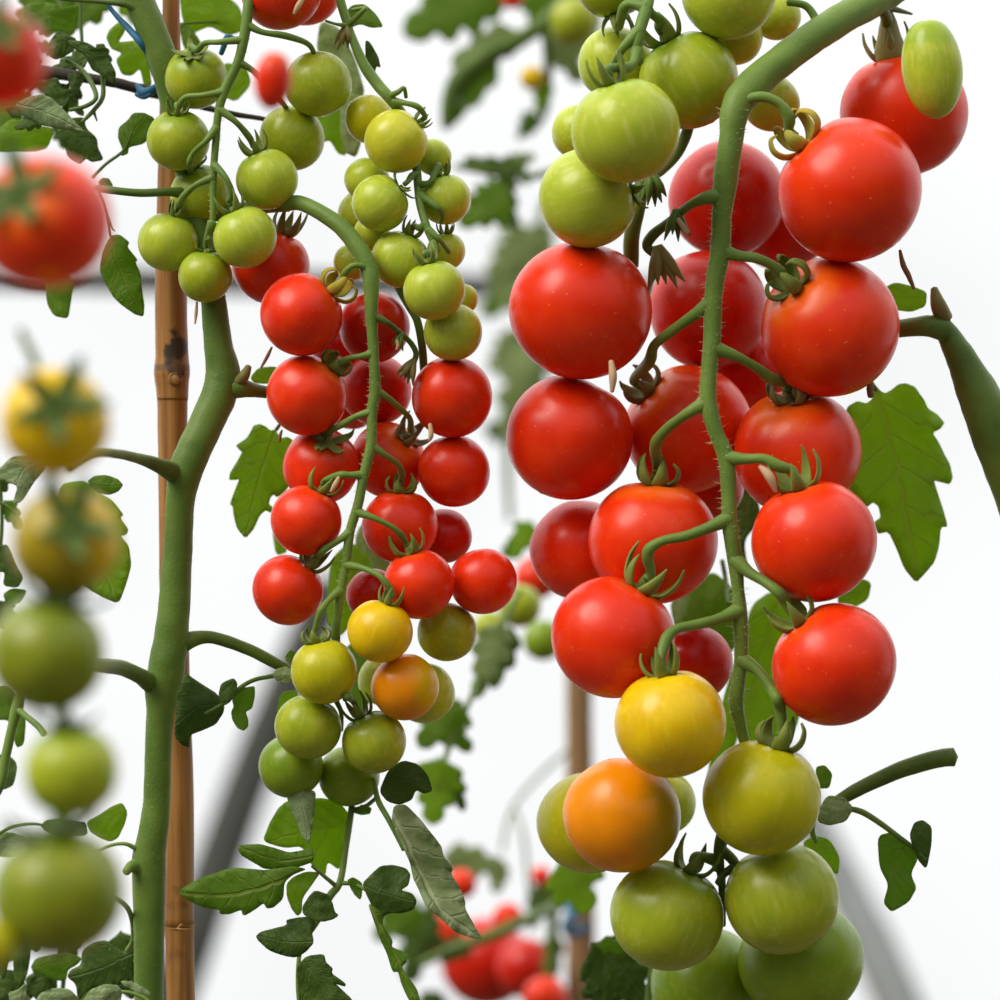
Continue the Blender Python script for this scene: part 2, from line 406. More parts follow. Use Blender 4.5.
def tomato(rec):
    idn, px, py, r, Y, cal, mat, label, group = [rec[k] for k in ('id', 'x', 'y', 'r', 'Y', 'cal', 'mat', 'label', 'group')]
    o = rec.get('opt', {})
    rnd = random.Random(sum(map(ord, idn)) * 7 + len(idn))
    cen = P(px, py, Y); R = R_(r, Y) * 1.015
    if cal:
        dx, dz = (cal[0] - px) / r / .86, (py - cal[1]) / r / .86
        m2 = dx * dx + dz * dz
        if m2 >= .97: pole = Vector((dx, -0.12, dz))
        else: pole = Vector((dx, -math.sqrt(1 - m2), dz))
        if o.get('back'): pole.y = abs(pole.y)
    else:
        pole = Vector(o.get('pole', (rnd.uniform(-.25, .25), .75, 1)))
    pole.normalize()
    q = Vector((0, 0, 1)).rotation_difference(pole) @ Quaternion((0, 0, 1), rnd.uniform(0, 6.28) if 'spin' not in o else o['spin'])
    m = M[mat]
    if 'blush' in o:   # side that has turned colour; on the dull yellow fruit, light painted in
        wd, cb, lo, hi = o['blush']
        d = q.inverted() @ Vector(wd).normalized()
        b0 = o['base']
        m = fruit_mat('turning_or_lit_skin_' + idn.lower(), b0, tuple(x * .9 for x in b0), blush=(tuple(d), cb, lo, hi), stripe=None)
    kvar = rnd.randint(0, 2)
    key = (m.name, kvar, o.get('long', 1.0))
    if key not in _fm: _fm[key] = fruit_mesh(m, (5, 6, 4)[kvar], kvar + 1, 0.99 * o.get('long', 1.0))
    if not cal:
        f = bpy.data.objects.new('tomato', _fm[key]); C.objects.link(f)
        f.location = cen; f.rotation_mode = 'QUATERNION'; f.rotation_quaternion = q; f.scale = (R, R, R)
        tag(f, label, 'tomato', group); root = f
    else:
        root = bpy.data.objects.new('tomato', None); C.objects.link(root); root.empty_display_size = .3
        root.location = cen; root.rotation_mode = 'QUATERNION'; root.rotation_quaternion = q; root.scale = (R, R, R)
        tag(root, label, 'tomato', group)
        f = bpy.data.objects.new('fruit', _fm[key]); C.objects.link(f); f.parent = root
        sm = M[o.get('sep', 'sep')]; style = o.get('style', 'cup'); size = o.get('size', 1.15)
        hk = (sm.name, size)
        if hk not in _hm: _hm[hk] = hub_mesh(sm, size)
        h = bpy.data.objects.new('calyx', _hm[hk]); C.objects.link(h); h.parent = root
        sd = rnd.randint(0, 3)
        for i in range(5):
            sk = (style, i, sd, sm.name, size)
            if sk not in _sm: _sm[sk] = sepal_mesh(style, i, sd, sm, size)
            s = bpy.data.objects.new('sepal', _sm[sk]); C.objects.link(s); s.parent = h
    TOM[idn] = dict(c=cen, R=R, pole=pole, Y=Y, cal=cen + pole * R * 0.93, tip=cen + pole * (R * (.84 + .19 * (o.get('size', 1.15) if cal else 1)) + .0007))
    return root
def unP(v):
    f = (v.y + D) / D
    return (500 + v.x / (S * f), 500 - v.z / (S * f), v.y)

exec_parts = []

# ------------------------------------------------------------------ the tomatoes: id, pixel centre, pixel radius, depth layer, calyx pixel, skin, label
GA = 'tomatoes on the small ripe truss'
GB = 'tomatoes on the big ripe truss'
GG = 'green tomatoes beside the bamboo cane'
GM = 'green tomatoes above the small truss'
GT = 'green tomatoes above the big truss'
GF = 'blurred tomatoes close to the camera'
OB = (.42, .40, .02)
A = [
 ('A1', 271, 266, 38, 1.0, (287, 228), 'red', 'red tomato under the round green ones, topmost ripe fruit of the small truss', dict(style='claw', sep='sepd')),
 ('A2', 301.5, 314.5, 41, 0.1, (336, 286), 'red', 'round red speckled tomato with a curled yellowing calyx, high on the small truss', dict(style='curl', sep='sepy', size=1.2)),
 ('A3', 374, 327, 35, 1.6, None, 'dred', 'red tomato behind the top of the small truss stalk', {}),
 ('A4', 307, 395, 40, .5, (331, 369), 'redo', 'red tomato under the speckled one, calyx curled beside the small truss stalk', dict(style='curl', sep='sep', size=1.0)),
 ('A5', 376, 390, 35, 1.7, None, 'dred', 'dark red tomato half hidden behind the small truss stalk, second from its top', {}),
 ('A6', 452, 397, 40, .3, None, 'red', 'smooth red tomato hanging just below the lowest pale green ones', {}),
 ('A7', 321, 466, 37.5, .9, (328, 443), 'red', 'red tomato wedged third down the cane side of the small truss', dict(style='open', sep='sep')),
 ('A8', 388, 460, 37, 1.3, (406, 440), 'redo', 'orange-red tomato with wide open calyx behind the middle of the small truss', dict(style='claw', sep='sepd')),
 ('A9', 454, 471, 35.5, .6, None, 'red', 'smooth red tomato second down the outer side of the small truss', {}),
 ('A10', 306, 520, 35, .2, (322, 487), 'red', 'shiny red tomato with upright sepals, fourth down the cane side of the small truss', dict(style='claw')),
 ('A11', 400, 526, 37, .4, (401, 491), 'red', 'red tomato with upright calyx right of the small truss stalk, above the lowest ripe pair'.replace(' right of', ' beside'), dict(style='cup')),
 ('A12', 444, 536, 27, 1.5, None, 'dred', 'small red tomato wedged behind the outer side of the small truss', {}),
 ('A13', 288, 590, 35, .1, (312, 562), 'red', 'lowest red tomato on the cane side of the small truss', dict(style='claw', sep='sep')),
 ('A14', 418.5, 584, 35, .1, (408, 550), 'red', 'red tomato overlapping the top of the yellow one on the small truss', dict(style='claw', size=1.2)),
 ('A15', 483, 581, 33, .6, None, 'red', 'lowest outer red tomato of the small truss, hanging toward the big truss', dict(pole=(-.2, .3, 1))),
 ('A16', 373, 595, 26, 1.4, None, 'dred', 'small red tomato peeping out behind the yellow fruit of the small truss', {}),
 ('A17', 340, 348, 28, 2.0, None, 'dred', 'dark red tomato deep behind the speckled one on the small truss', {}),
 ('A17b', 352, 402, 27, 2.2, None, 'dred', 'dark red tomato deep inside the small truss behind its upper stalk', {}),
 ('A18', 380, 631, 31.5, -.2, (391, 598), 'yel', 'bright yellow tomato in the middle of the small truss', dict(style='claw', size=1.1)),
 ('A19', 324, 671, 33, -.1, (317, 639), 'yg', 'yellow-green tomato below the lowest cane-side red one on the small truss', dict(style='cup', size=1.2)),
 ('A20', 405, 687, 33, -.1, None, 'yel', 'orange tomato turning ripe, below the yellow one on the small truss', dict(base=(.80, .26, .001), blush=((.9, -.35, .1), (.60, .42, .004), .35, 1.0))),
 ('A21', 424, 693, 30, .9, None, 'lg', 'pale yellow-green tomato peeping out behind the orange one on the small truss', {}),
 ('A21b', 385, 680, 26, 1.3, None, 'lg', 'pale tomato almost hidden between yellow and orange fruit on the small truss', {}),
 ('A22', 447, 632, 29, .9, None, 'gr', 'green tomato below the lowest outer red one of the small truss', {}),
 ('A23', 308, 727, 32, 0, None, 'gr', 'green tomato right under the yellow-green one on the small truss', dict(pole=(.3, .1, 1))),
 ('A24', 374, 742, 31.5, -.1, (359, 712), 'gr', 'green tomato below the orange one on the small truss, sepals pointing up', dict(style='claw')),
 ('A25', 291, 766, 31.5, .5, None, 'dg', 'deep green tomato, lowest on the cane side of the small truss', {}),
 ('A26', 349, 776, 30, .6, None, 'dg', 'deep green tomato at the very bottom of the small truss', {}),
]
B = [
 ('B1', 581, 310, 69, 0.2, None, 'red', 'very large red tomato under the pale green ones, top of the big truss inner column', dict(pole=(.2, .25, 1))),
 ('B2', 569, 437, 62.5, .5, None, 'red', 'large red tomato second down the inner column of the big truss', dict(pole=(.5, .1, 1))),
 ('B3', 580, 550, 49, 1.0, None, 'red', 'red tomato third down the inner column, behind two others on the big truss', {}),
 ('B4', 653, 541, 63, .3, (656, 480), 'redo', 'large red tomato with calyx under the stalk, middle of the big truss', dict(style='cup', size=1.05)),
 ('B5', 613, 637, 60.5, -.1, (648, 577), 'red', 'lowest large red tomato of the inner column on the big truss', dict(style='claw', size=1.1)),
 ('B6', 694, 663, 38, 1.2, None, 'dred', 'red tomato behind the stalk and yellow fruit of the big truss', {}),
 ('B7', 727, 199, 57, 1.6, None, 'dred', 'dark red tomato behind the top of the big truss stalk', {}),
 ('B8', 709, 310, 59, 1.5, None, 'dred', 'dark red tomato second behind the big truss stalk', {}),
 ('B9', 688, 429, 63, 1.2, (649, 394), 'redo', 'red tomato with a dark curled calyx, third behind the big truss stalk', dict(style='cup', sep='sepd', size=.95)),
 ('B10', 849.5, 190, 71, 0, (796, 138), 'red', 'huge red speckled tomato with yellowing calyx, upper outer side of the big truss', dict(style='curl', sep='sepy', size=.95)),
 ('B11', 904, 113, 62.5, .9, (888, 50), 'red', 'red tomato at the top outer corner under the brown stalk end', dict(style='claw', sep='sepd', size=.85)),
 ('B12', 830, 327, 68.5, .3, (793, 290), 'redo', 'huge orange-red tomato with dimpled shoulder, second down the outer side', dict(style='curl', sep='sep', size=.9)),
 ('B13', 797, 452, 63, .7, (788, 403), 'redo', 'large red tomato with spread calyx, third down the outer side of the big truss', dict(style='cup', sep='sepd', size=.95)),
 ('B14', 814, 541, 61, .1, (797, 487), 'red', 'shiny red tomato with tall upright sepals, fourth down the outer side', dict(style='claw', size=1.0)),
 ('B15', 834, 664, 60.5, 0, (795, 617), 'red', 'lowest red tomato on the outer side of the big truss', dict(style='claw', size=.95, sep='sep')),
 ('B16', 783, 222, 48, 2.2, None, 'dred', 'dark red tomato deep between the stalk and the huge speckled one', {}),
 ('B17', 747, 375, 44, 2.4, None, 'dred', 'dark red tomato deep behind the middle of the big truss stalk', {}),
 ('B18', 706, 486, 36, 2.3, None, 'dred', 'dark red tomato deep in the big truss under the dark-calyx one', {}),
 ('B19', 671, 723, 54.5, -.4, (662, 668), 'yel', 'big bright yellow tomato in the lower part of the big truss', dict(style='claw', size=.95)),
 ('B20', 622, 815, 57, -.2, None, 'yel', 'big orange tomato turning ripe at the lower inner side of the big truss', dict(base=(.84, .27, .001), blush=((.9, -.25, .0), (.38, .24, .004), .25, .95))),
 ('B21', 762, 797, 58, -.3, (779, 736), 'yg', 'big yellow-green tomato right below the stalk end of the big truss', dict(style='cup', size=1.2)),
 ('B22', 589, 823, 50, .9, None, 'yg', 'yellow-green tomato peeping out behind the orange one on the big truss', {}),
 ('B23', 663, 803, 32, 1.0, None, 'lg', 'pale green tomato between orange and yellow-green fruit on the big truss', {}),
 ('B24', 667, 915, 55, .0, (692, 862), 'gr', 'big green tomato with claw-like sepals, below the orange one', dict(style='claw', size=.95)),
 ('B25', 782, 898, 56, -.1, None, 'gr', 'big green tomato right below the yellow-green one of the big truss', dict(pole=(-.3, .1, 1))),
 ('B26', 801, 960, 60, .7, None, 'dg', 'deep green tomato at the bottom outer side of the big truss', {}),
 ('B27', 708, 984, 56, .8, None, 'dg', 'deep green tomato at the bottom of the big truss beneath two lighter ones', {}),
]
T = [
 ('T1', 626, 130, 52.5, -.2, (612, 84), 'lg', 'large pale green tomato in the middle of the green fruit above the big truss', dict(style='claw', size=.95)),
 ('T2', 588, 198, 49, 0.1, (640, 186), 'lg', 'pale green tomato touching the very large red one below it', dict(style='open', pole=(.9, .2, .2), size=.8)),
 ('T3', 688.5, 80, 48.5, .25, (663, 36), 'gr', 'green tomato with long upright sepals beside the thick stem of the big truss', dict(style='claw', size=1.2)),
 ('T4', 729, -7, 46, .2, None, 'lg', 'green tomato cut by the top edge beside the thick stem', {}),
 ('T5', 735, 38, 27, 1.1, None, 'lg', 'pale green tomato hidden under the one at the top edge', {}),
 ('T6', 776, 16, 24, 1.3, None, 'lg', 'small pale green tomato behind the thick stem at the top edge', {}),
 ('T7', 615, 63, 36, .8, None, 'lg', 'pale green tomato behind the others, upper inner side above the big truss', {}),
 ('T8', 579, 132, 27, .9, None, 'lg', 'pale green tomato peeping out behind the large pale one', {}),
 ('T9', 612, -16, 35, .3, (618, 22), 'gr', 'green tomato at the top edge with sepals hanging down', dict(style='claw', size=1.1)),
 ('T10', 771, 103, 28, 1.6, None, 'lg', 'pale green tomato behind the first fork of the big truss stalk', {}),
 ('T11', 932, 68, 29, -.6, None, 'lg', 'slim green tomato overlapping the red one at the top outer corner', dict(long=1.75, pole=(-.12, 0, 1))),
]
G = [
 ('G1', 196, 78, 30.5, .2, (194, 58), 'gr', 'topmost green tomato in front of the bamboo cane, calyx on top', dict(style='open', size=1.0)),
 ('G2', 178, 140, 30.5, .1, (178, 116), 'gr', 'second green tomato down the bamboo cane', dict(style='claw', size=.9)),
 ('G3', 200, 194, 29.5, .4, (191, 172), 'gr', 'green tomato behind the thin stalk, third down the cane', dict(style='open')),
 ('G4', 267, 179, 30.5, .1, (256, 153), 'lg', 'light green tomato beside the thin stalk with two horn-like sepals', dict(style='claw')),
 ('G5', 168, 242, 29.5, .3, (176, 215), 'lg', 'light green tomato against the cane, bottom of the green truss', dict(style='claw', size=.85)),
 ('G6', 245, 237, 31, -.1, (232, 208), 'lg', 'light green tomato directly above the topmost ripe red one', dict(style='claw')),
 ('G7', 205, 276, 26.5, .1, (206, 251), 'gr', 'lowest and smallest green tomato of the truss by the cane', dict(style='open', size=.8)),
 ('G8', 292, 138, 32, .7, None, 'gr', 'green tomato above the light green one, below the blurred red fleck', {}),
 ('G9', 318, 84, 32.5, .6, None, 'gr', 'yellowish green tomato behind the blurred red fleck', {}),
 ('G10', 281, -10, 39.5, .3, None, 'red', 'red tomato at the top edge above the green truss', {}),
 ('G11', 306, -9, 34, 1.0, None, 'red', 'second red tomato at the top edge, behind the first', {}),
]
Mi = [
 ('M1', 396, 141, 31.5, -.1, (424, 118), 'ylg', 'yellowish green tomato, topmost of the pale cluster above the small truss', dict(style='claw', size=.8)),
 ('M2', 369, 119, 24, .8, None, 'yg', 'pale rimmed tomato tucked behind the topmost yellowish one', {}),
 ('M3', 380, 203, 28, .1, (405, 184), 'lg', 'pale green tomato second down the pale cluster with a calyx beside it', dict(style='open', size=.9)),
 ('M4', 367, 180, 22, .9, None, 'lg', 'pale tomato hidden behind the second one of the pale cluster', {}),
 ('M5', 445, 199, 25.5, .4, (440, 172), 'lg', 'pale green tomato on the outer side of the pale cluster', dict(style='claw')),
 ('M6', 400, 259, 28.5, 0, (412, 231), 'lg', 'green tomato third down the pale cluster, at the fork of the small truss', dict(style='claw', size=1.1)),
 ('M7', 434, 290, 30, -.3, (427, 262), 'lg', 'bright pale green tomato fourth down the pale cluster', dict(style='claw')),
 ('M8', 453, 332, 28.5, 0, None, 'lg', 'lowest tomato of the pale cluster, resting on a red one', {}),
 ('M9', 446, 251, 19, .8, (446, 233), 'lg', 'small pale tomato half hidden at the outer side of the pale cluster', dict(style='claw')),
 ('M10', 463, 299, 15, 1.0, None, 'lg', 'tiny pale tomato hidden behind the lowest ones of the pale cluster', {}),
 ('M11', 362, 213, 23, 1.1, None, 'lg', 'pale tomato behind the thick arm of the small truss', {}),
 ('M12', 372, 233, 18, .8, None, 'lg', 'small pale tomato squeezed in above the fork of the small truss', {}),
 ('M13', 433, 157, 18, .9, None, 'lg', 'small pale tomato behind the topmost yellowish one, outer side', {}),
 ('M14', 352, 262, 18, 1.2, None, 'lg', 'small pale tomato beneath the thick arm of the small truss', {}),
]
FRUITS = []
for rows, grp, unit, y0 in ((A, GA, .014, 0), (B, GB, .024, 0), (T, GT, .018, -.004), (G, GG, .012, .004), (Mi, GM, .012, .0)):
    for idn, x, y, r, lay, cal, mat, label, opt in rows:
        FRUITS.append(dict(id=idn, x=x, y=y, r=r, Y=y0 + lay * unit, lay=lay, cal=cal, mat=mat, label=label, group=grp, opt=opt))
# settle the fruit against one another in depth, as they hang
RACH_A = [(285, 204, .004, 8), (300, 203, 0, 8), (318, 211, -.004, 8.5), (340, 226, -.008, 9), (357, 246, -.011, 9.5), (369, 268, -.013, 9.5), (371, 285, -.014, 8.5),
          (372, 325, -.014, 7), (374, 362, -.014, 6.5), (375, 390, -.014, 7), (372, 412, -.014, 6.3), (371, 445, -.014, 6.5), (364, 475, -.014, 6), (358, 505, -.014, 6), (350, 532, -.013, 5.8), (346, 565, -.012, 5.5), (341, 590, -.011, 5.5), (338, 612, -.010, 6), (336, 636, -.008, 5), (340, 672, -.002, 4.5), (346, 700, .002, 4)]
RACH_B = [(930, -34, .03, 15), (900, -14, .02, 16), (874, 1, .012, 17), (850, 14, .004, 17), (815, 36, -.006, 17), (780, 62, -.014, 17), (750, 88, -.020, 18), (736, 108, -.024, 16), (731, 140, -.026, 13),
          (726, 176, -.026, 13.5), (722, 215, -.026, 10.5), (720, 250, -.026, 11), (714, 290, -.026, 11.5), (712, 338, -.026, 11), (709, 372, -.026, 10), (708, 402, -.026, 11), (716, 432, -.026, 9.5), (726, 458, -.026, 10.5), (729, 500, -.026, 9.5), (730, 525, -.026, 10), (735, 560, -.025, 9.5), (738, 590, -.024, 8), (740, 618, -.023, 10), (741, 660, -.021, 8.5), (736, 700, -.019, 9.5), (741, 728, -.016, 7.5), (746, 760, -.012, 7), (728, 820, 0, 7), (716, 870, .008, 6)]
obst = [(a, b, y, r) for a, b, y, r in spline(RACH_A[4:-2], 3) + spline(RACH_B[6:-3], 3)]
for it in range(160):
    for i, a in enumerate(FRUITS):
        for b in FRUITS[i + 1:]:
            d2 = (a['x'] - b['x']) ** 2 + (a['y'] - b['y']) ** 2
            s = (a['r'] + b['r']) * 1.03
            if d2 >= s * s: continue
            need = math.sqrt(s * s - d2) * S * 1.0
            dy = b['Y'] - a['Y']
            sg = 1 if (b['lay'] > a['lay'] or (b['lay'] == a['lay'] and dy >= 0)) else -1
            if dy * sg < need:
                k = (need - dy * sg) * .25 * sg
                a['Y'] -= k * .8; b['Y'] += k * 1.2
        if a['lay'] >= 0:
            for x, y, Y, r in obst:
                d2 = (a['x'] - x) ** 2 + (a['y'] - y) ** 2; s = a['r'] * 1.03 + r
                if d2 < s * s:
                    m = Y + math.sqrt(s * s - d2) * S
                    if a['Y'] < m: a['Y'] += (m - a['Y']) * .3
for f in FRUITS: tomato(f)

# tomatoes close to the camera, blurred
FG = [
 ('F1', 44, 222, 66, -.45, (26, 200), 'redo', 'blurred large red tomato with dark calyx in front of the leaves, edge of the view', dict(style='open', sep='dstem', size=1.2)),
 ('F2', -2, 58, 49, -.45, (4, 35), 'red', 'blurred red tomato in the upper corner above the large blurred one', dict(style='open', sep='dstem', size=1.2)),
 ('F3', 55, 421, 53, -.45, (62, 408), 'yel', 'blurred yellow tomato, topmost of the hanging blurred row', dict(style='open', sep='dstem', size=1.35)),
 ('F4', 66, 541, 53, -.45, (76, 525), 'yel', 'blurred dull yellow tomato, second of the hanging blurred row', dict(style='open', sep='dstem', size=1.35, base=(.36, .27, .008), blush=((1, -.1, .1), (.66, .42, .006), .30, .75))),  # brighter yellow flank is side light painted into the skin
 ('F5', 47, 654, 57, -.45, (60, 600), 'gol', 'blurred olive green tomato, third of the hanging blurred row', dict(style='open', sep='dstem', size=1.2)),
 ('F6', 71, 771, 46, -.45, (66, 728), 'gr', 'blurred small green tomato, fourth of the hanging blurred row', dict(style='open', sep='dstem', size=1.2)),
 ('F7', 58, 893, 64, -.45, (50, 835), 'gol', 'blurred large green tomato at the bottom of the hanging blurred row', dict(style='open', sep='dstem', size=1.2)),
 ('F8', -8, 945, 24, -.46, None, 'yg', 'blurred yellowish tomato sliver beside the lowest blurred green one', {}),
 ('F9', 273, 80, 18.5, -.30, None, 'red', 'small blurred red fleck of a tomato in front of the upper green truss', dict(long=1.6, pole=(.1, -.1, 1))),
]
for idn, x, y, r, Y, cal, mat, label, opt in FG:
    tomato(dict(id=idn, x=x, y=y, r=r, Y=Y, cal=cal, mat=mat, label=label, group=GF, opt=opt))
# tomatoes on the plants further back
GBk = 'blurred tomatoes on the plants behind'
BK = [
 ('K1', 520, 606, 21, .42, None, 'gr', 'blurred green tomato behind the gap between the two ripe trusses', {}),
 ('K2', 543, 640, 20, .50, None, 'dg', 'blurred dark green tomato behind the lowest inner red one of the big truss', {}),
 ('K3', 490, 628, 17, .46, None, 'gr', 'blurred small green tomato below the lowest outer red one of the small truss', {}),
 ('K4', 536, 578, 21, .48, None, 'red', 'blurred red tomato in the gap between the two ripe trusses', {}),
 ('K5', 461, 884, 15, .55, None, 'red', 'small blurred red tomato beside the long grey-green leaf', {}),
 ('K6', 486, 962, 44, .74, None, 'dred', 'largest blurred dark red tomato low between the trusses', {}),
 ('K7', 526, 968, 30, .70, None, 'dred', 'blurred dark red tomato next to the brown post', {}),
 ('K8', 444, 934, 20, .62, None, 'redo', 'blurred orange tomato above the large blurred dark red one', {}),
 ('K9', 508, 918, 15, .60, None, 'red', 'blurred red tomato above the dark branch by the post', {}),
 ('K10', 532, 78, 12, .60, None, 'yel', 'blurred yellow tomato high among the blurred leaves', {}),
 ('K11', 512, -2, 11, .60, None, 'red', 'blurred red tomato at the top edge among blurred leaves', {}),
 ('K12', 574, 22, 24, .58, None, 'gr', 'blurred green tomato at the top edge among blurred leaves', {}),
 ('K13', 545, 998, 22, .64, None, 'red', 'blurred red tomato at the bottom edge against the post', {}),
 ('K14', 541, 876, 10, .64, None, 'red', 'tiny blurred red tomato near the blue tie on the post', {}),
]
for idn, x, y, r, Y, cal, mat, label, opt in BK:
    tomato(dict(id=idn, x=x, y=y, r=r, Y=Y, cal=cal, mat=mat, label=label, group=GBk, opt=opt))

# ------------------------------------------------------------------ truss stalks
def lerp(a, b, t): return a + (b - a) * t
def rach_Y(R, x, y):
    return min(spline(R, 4), key=lambda q: (q[0] - x) ** 2 + (q[1] - y) ** 2)[2]
def pedicel(root, Rl, pts, to=None, r=(4.2, 3.2), mat='rach', yend=None, bow=.004, knuckle=True, hold=0):
    """a fruit stalk from the truss stalk to the calyx of tomato `to`; pts are pixels"""
    Y0 = rach_Y(Rl, *pts[0]) if Rl else yend
    path = list(pts)
    if to:
        e = unP(TOM[to]['cal']); t = unP(TOM[to]['tip']); o2 = unP(TOM[to]['tip'] + TOM[to]['pole'] * TOM[to]['R'] * .14); path = [(a, b) for a, b in path] + [(o2[0], o2[1]), (t[0], t[1])]; Y1 = t[2]; Yt = o2[2]
    else: Y1 = yend if yend is not None else Y0; Yt = Y1
    cum = [0]
    for a, b in zip(path, path[1:]): cum.append(cum[-1] + math.dist(a[:2], b[:2]))
    if Rl:
        s0 = min(spline(Rl, 4), key=lambda q: (q[0] - path[0][0]) ** 2 + (q[1] - path[0][1]) ** 2)
        path[0] = (s0[0], s0[1])
    out = []
    for i, (p, c) in enumerate(zip(path, cum)):
        u = c / cum[-1]
        Y = lerp(Y0, Y1, u ** 1.3) - bow * math.sin(PI * u)
        if to and i == len(path) - 1: Y = Y1
        if to and i == len(path) - 2: Y = Yt
        rr = lerp(r[0], r[1], min(1, u * 1.6))
        if i == 0: rr = r[0] * 1.4
        elif i == 1: rr *= .98
        if to and i == len(path) - 2: rr = r[1] * 1.0
        out.append((p[0], p[1], Y, rr))
    if knuckle and len(out) >= 4:   # swollen joint of a tomato fruit stalk
        j = len(out) - 3; o = out[j]; out[j] = (o[0], o[1], o[2], o[3] * 1.3)
    fine = spline(out, 4); k = len(fine); ys = []
    for i, (x, y, Y, rr) in enumerate(fine):
        if i < k - (5 if to else 3) and mat == 'rach':
            for q in TOM.values():
                if abs(q['Y'] - Y) > .08: continue
                c = unP(q['c']); d = math.hypot(c[0] - x, c[1] - y) * S; s = q['R'] + rr * S * 1.15
                if d < s:
                    m = c[2] - math.sqrt(s * s - d * d)
                    if Y > m and Y - m < (.02 if i < k * .6 else .006): Y = m
        ys.append(Y)
    for _ in range(3): ys = [ys[0]] + [min(ys[i], .25 * ys[i - 1] + .5 * ys[i] + .25 * ys[i + 1]) for i in range(1, k - 1)] + [ys[-1]]
    out = [(x, y, Y, rr) for (x, y, _, rr), Y in zip(fine, ys)]
    return tube('pedicel', out, M[mat], root, sides=12, n=2)
def hairs(root, lines, n, seed, length=5.0):
    rnd = random.Random(seed); V = []; F = []
    segs = []
    for pts in lines: segs += list(zip(spline(pts, 5), spline(pts, 5)[1:]))
    for _ in range(n):
        a, b = rnd.choice(segs); t = rnd.random()
        c = P(lerp(a[0], b[0], t), lerp(a[1], b[1], t), lerp(a[2], b[2], t)); ax = (P(*b[:3]) - P(*a[:3]))
        if ax.length < 1e-8: continue
        ax.normalize(); u = ax.orthogonal().normalized(); w = ax.cross(u); an = rnd.uniform(0, 2 * PI)
        d = u * math.cos(an) + w * math.sin(an); r = R_(lerp(a[3], b[3], t), a[2])
        p = c + d * r * .93; L = length * S * rnd.uniform(.5, 1.3); tip = p + (d + ax * rnd.uniform(-.4, .4)).normalized() * L
        e1 = d.orthogonal().normalized(); e2 = d.cross(e1); i0 = len(V); h = .00010
        V += [p + e1 * h, p - e1 * h * .5 + e2 * h * .87, p - e1 * h * .5 - e2 * h * .87, tip]
        F += [(i0, i0 + 1, i0 + 3), (i0 + 1, i0 + 2, i0 + 3), (i0 + 2, i0, i0 + 3)]
    o = mk('hairs', V, F, M['hair'], root); o['kind'] = 'stuff'; return o

ta = empty('tomato_truss', P(285, 204, .004), 'slender green stalk of the small truss zigzagging between its red tomatoes', 'stalk')
RACH_A = [(a, b, y, r * (.82 if b > 290 else .95)) for a, b, y, r in RACH_A]
RACH_B = [(a, b, y, r * (.80 if b > 280 else .94)) for a, b, y, r in RACH_B]
tube('rachis', RACH_A, M['rach'], ta, n=7)
pA = lambda pts, to=None, **k: pedicel(ta, RACH_A, pts, to, **{**dict(r=(3.6, 2.8)), **k})
pA([(370, 273), (362, 266), (352, 266), (345, 273)], 'A2')
pA([(373, 357), (362, 356), (350, 358), (341, 362)], 'A4')
pA([(375, 389), (388, 398), (403, 411), (410, 419), (411, 430)], 'A8')
pA([(371, 411), (357, 416), (343, 424)], 'A7')
pA([(371, 446), (385, 455), (398, 464), (402, 474)], 'A11')
pA([(362, 476), (350, 475), (340, 475)], 'A10')
pA([(358, 509), (374, 518), (392, 527), (400, 534)], 'A14')
pA([(349, 531), (338, 541), (325, 549)], 'A13')
pA([(348, 564), (362, 568), (378, 575), (386, 583)], 'A18')
pA([(341, 588), (330, 599), (321, 611)], 'A19')
pA([(345, 697), (352, 700)], 'A24', r=(3.0, 2.5), bow=.001)
pA([(338, 640), (334, 690), (341, 712), (341, 730)], None, r=(3.2, 2.4), mat='dstem', yend=.016, bow=0)
pA([(374, 318), (388, 323), (398, 332)], None, yend=-.010, bow=.002, mat='dstem')
hairs(ta, [RACH_A[4:18]], 420, 5, 4.2)
def dead_flower(root, px, py, Y, ang, sc, name='spent_flower', mat='sepd'):
    """a withered calyx: five thin sepals drawn together"""
    V, F = [], []
    rnd = random.Random(int(px * 3 + py))
    for i in range(5):
        a = ang + (i - 2) * .22; l = sc * rnd.uniform(.75, 1.1)
        y = Y + (i % 3 - 1) * .0014
        pts = [(px, py, Y, sc * .11), (px + math.cos(a) * l * .5 + rnd.uniform(-1, 1), py + math.sin(a) * l * .5, y, sc * .12), (px + math.cos(a) * l, py + math.sin(a) * l, y + .001, .5)]
        v, f = tube_geo(pts, 8, 5, .1); n0 = len(V); V += v; F += [tuple(q + n0 for q in g) for g in f]
    return mk(name, V, F, M[mat], root)
dead_flower(ta, 401, 333, -.010, 1.9, 17, mat='dstem')
tube('dried_petal', [(397, 340, -.012, 1.6), (398, 346, -.012, 2.0), (396, 350, -.012, .8)], M['drypale'], ta, sides=8)
tube('pedicel', [(398, 331, -.010, 2.8), (410, 342, -.006, 2.8), (416, 353, -.004, 3.0), (414, 362, -.004, 3)], M['dstem'], ta, sides=10)
dead_flower(ta, 414, 360, -.005, 2.05, 25)
tube('dried_petal', [(430, 424, -.015, 2.0), (431, 434, -.016, 2.6), (429, 441, -.016, 1.2)], M['drypale'], ta, sides=8)
tube('dried_petal', [(339, 477, -.017, 1.6), (335, 485, -.018, 2.8), (331, 492, -.018, 1.3)], M['drypale'], ta, sides=8)

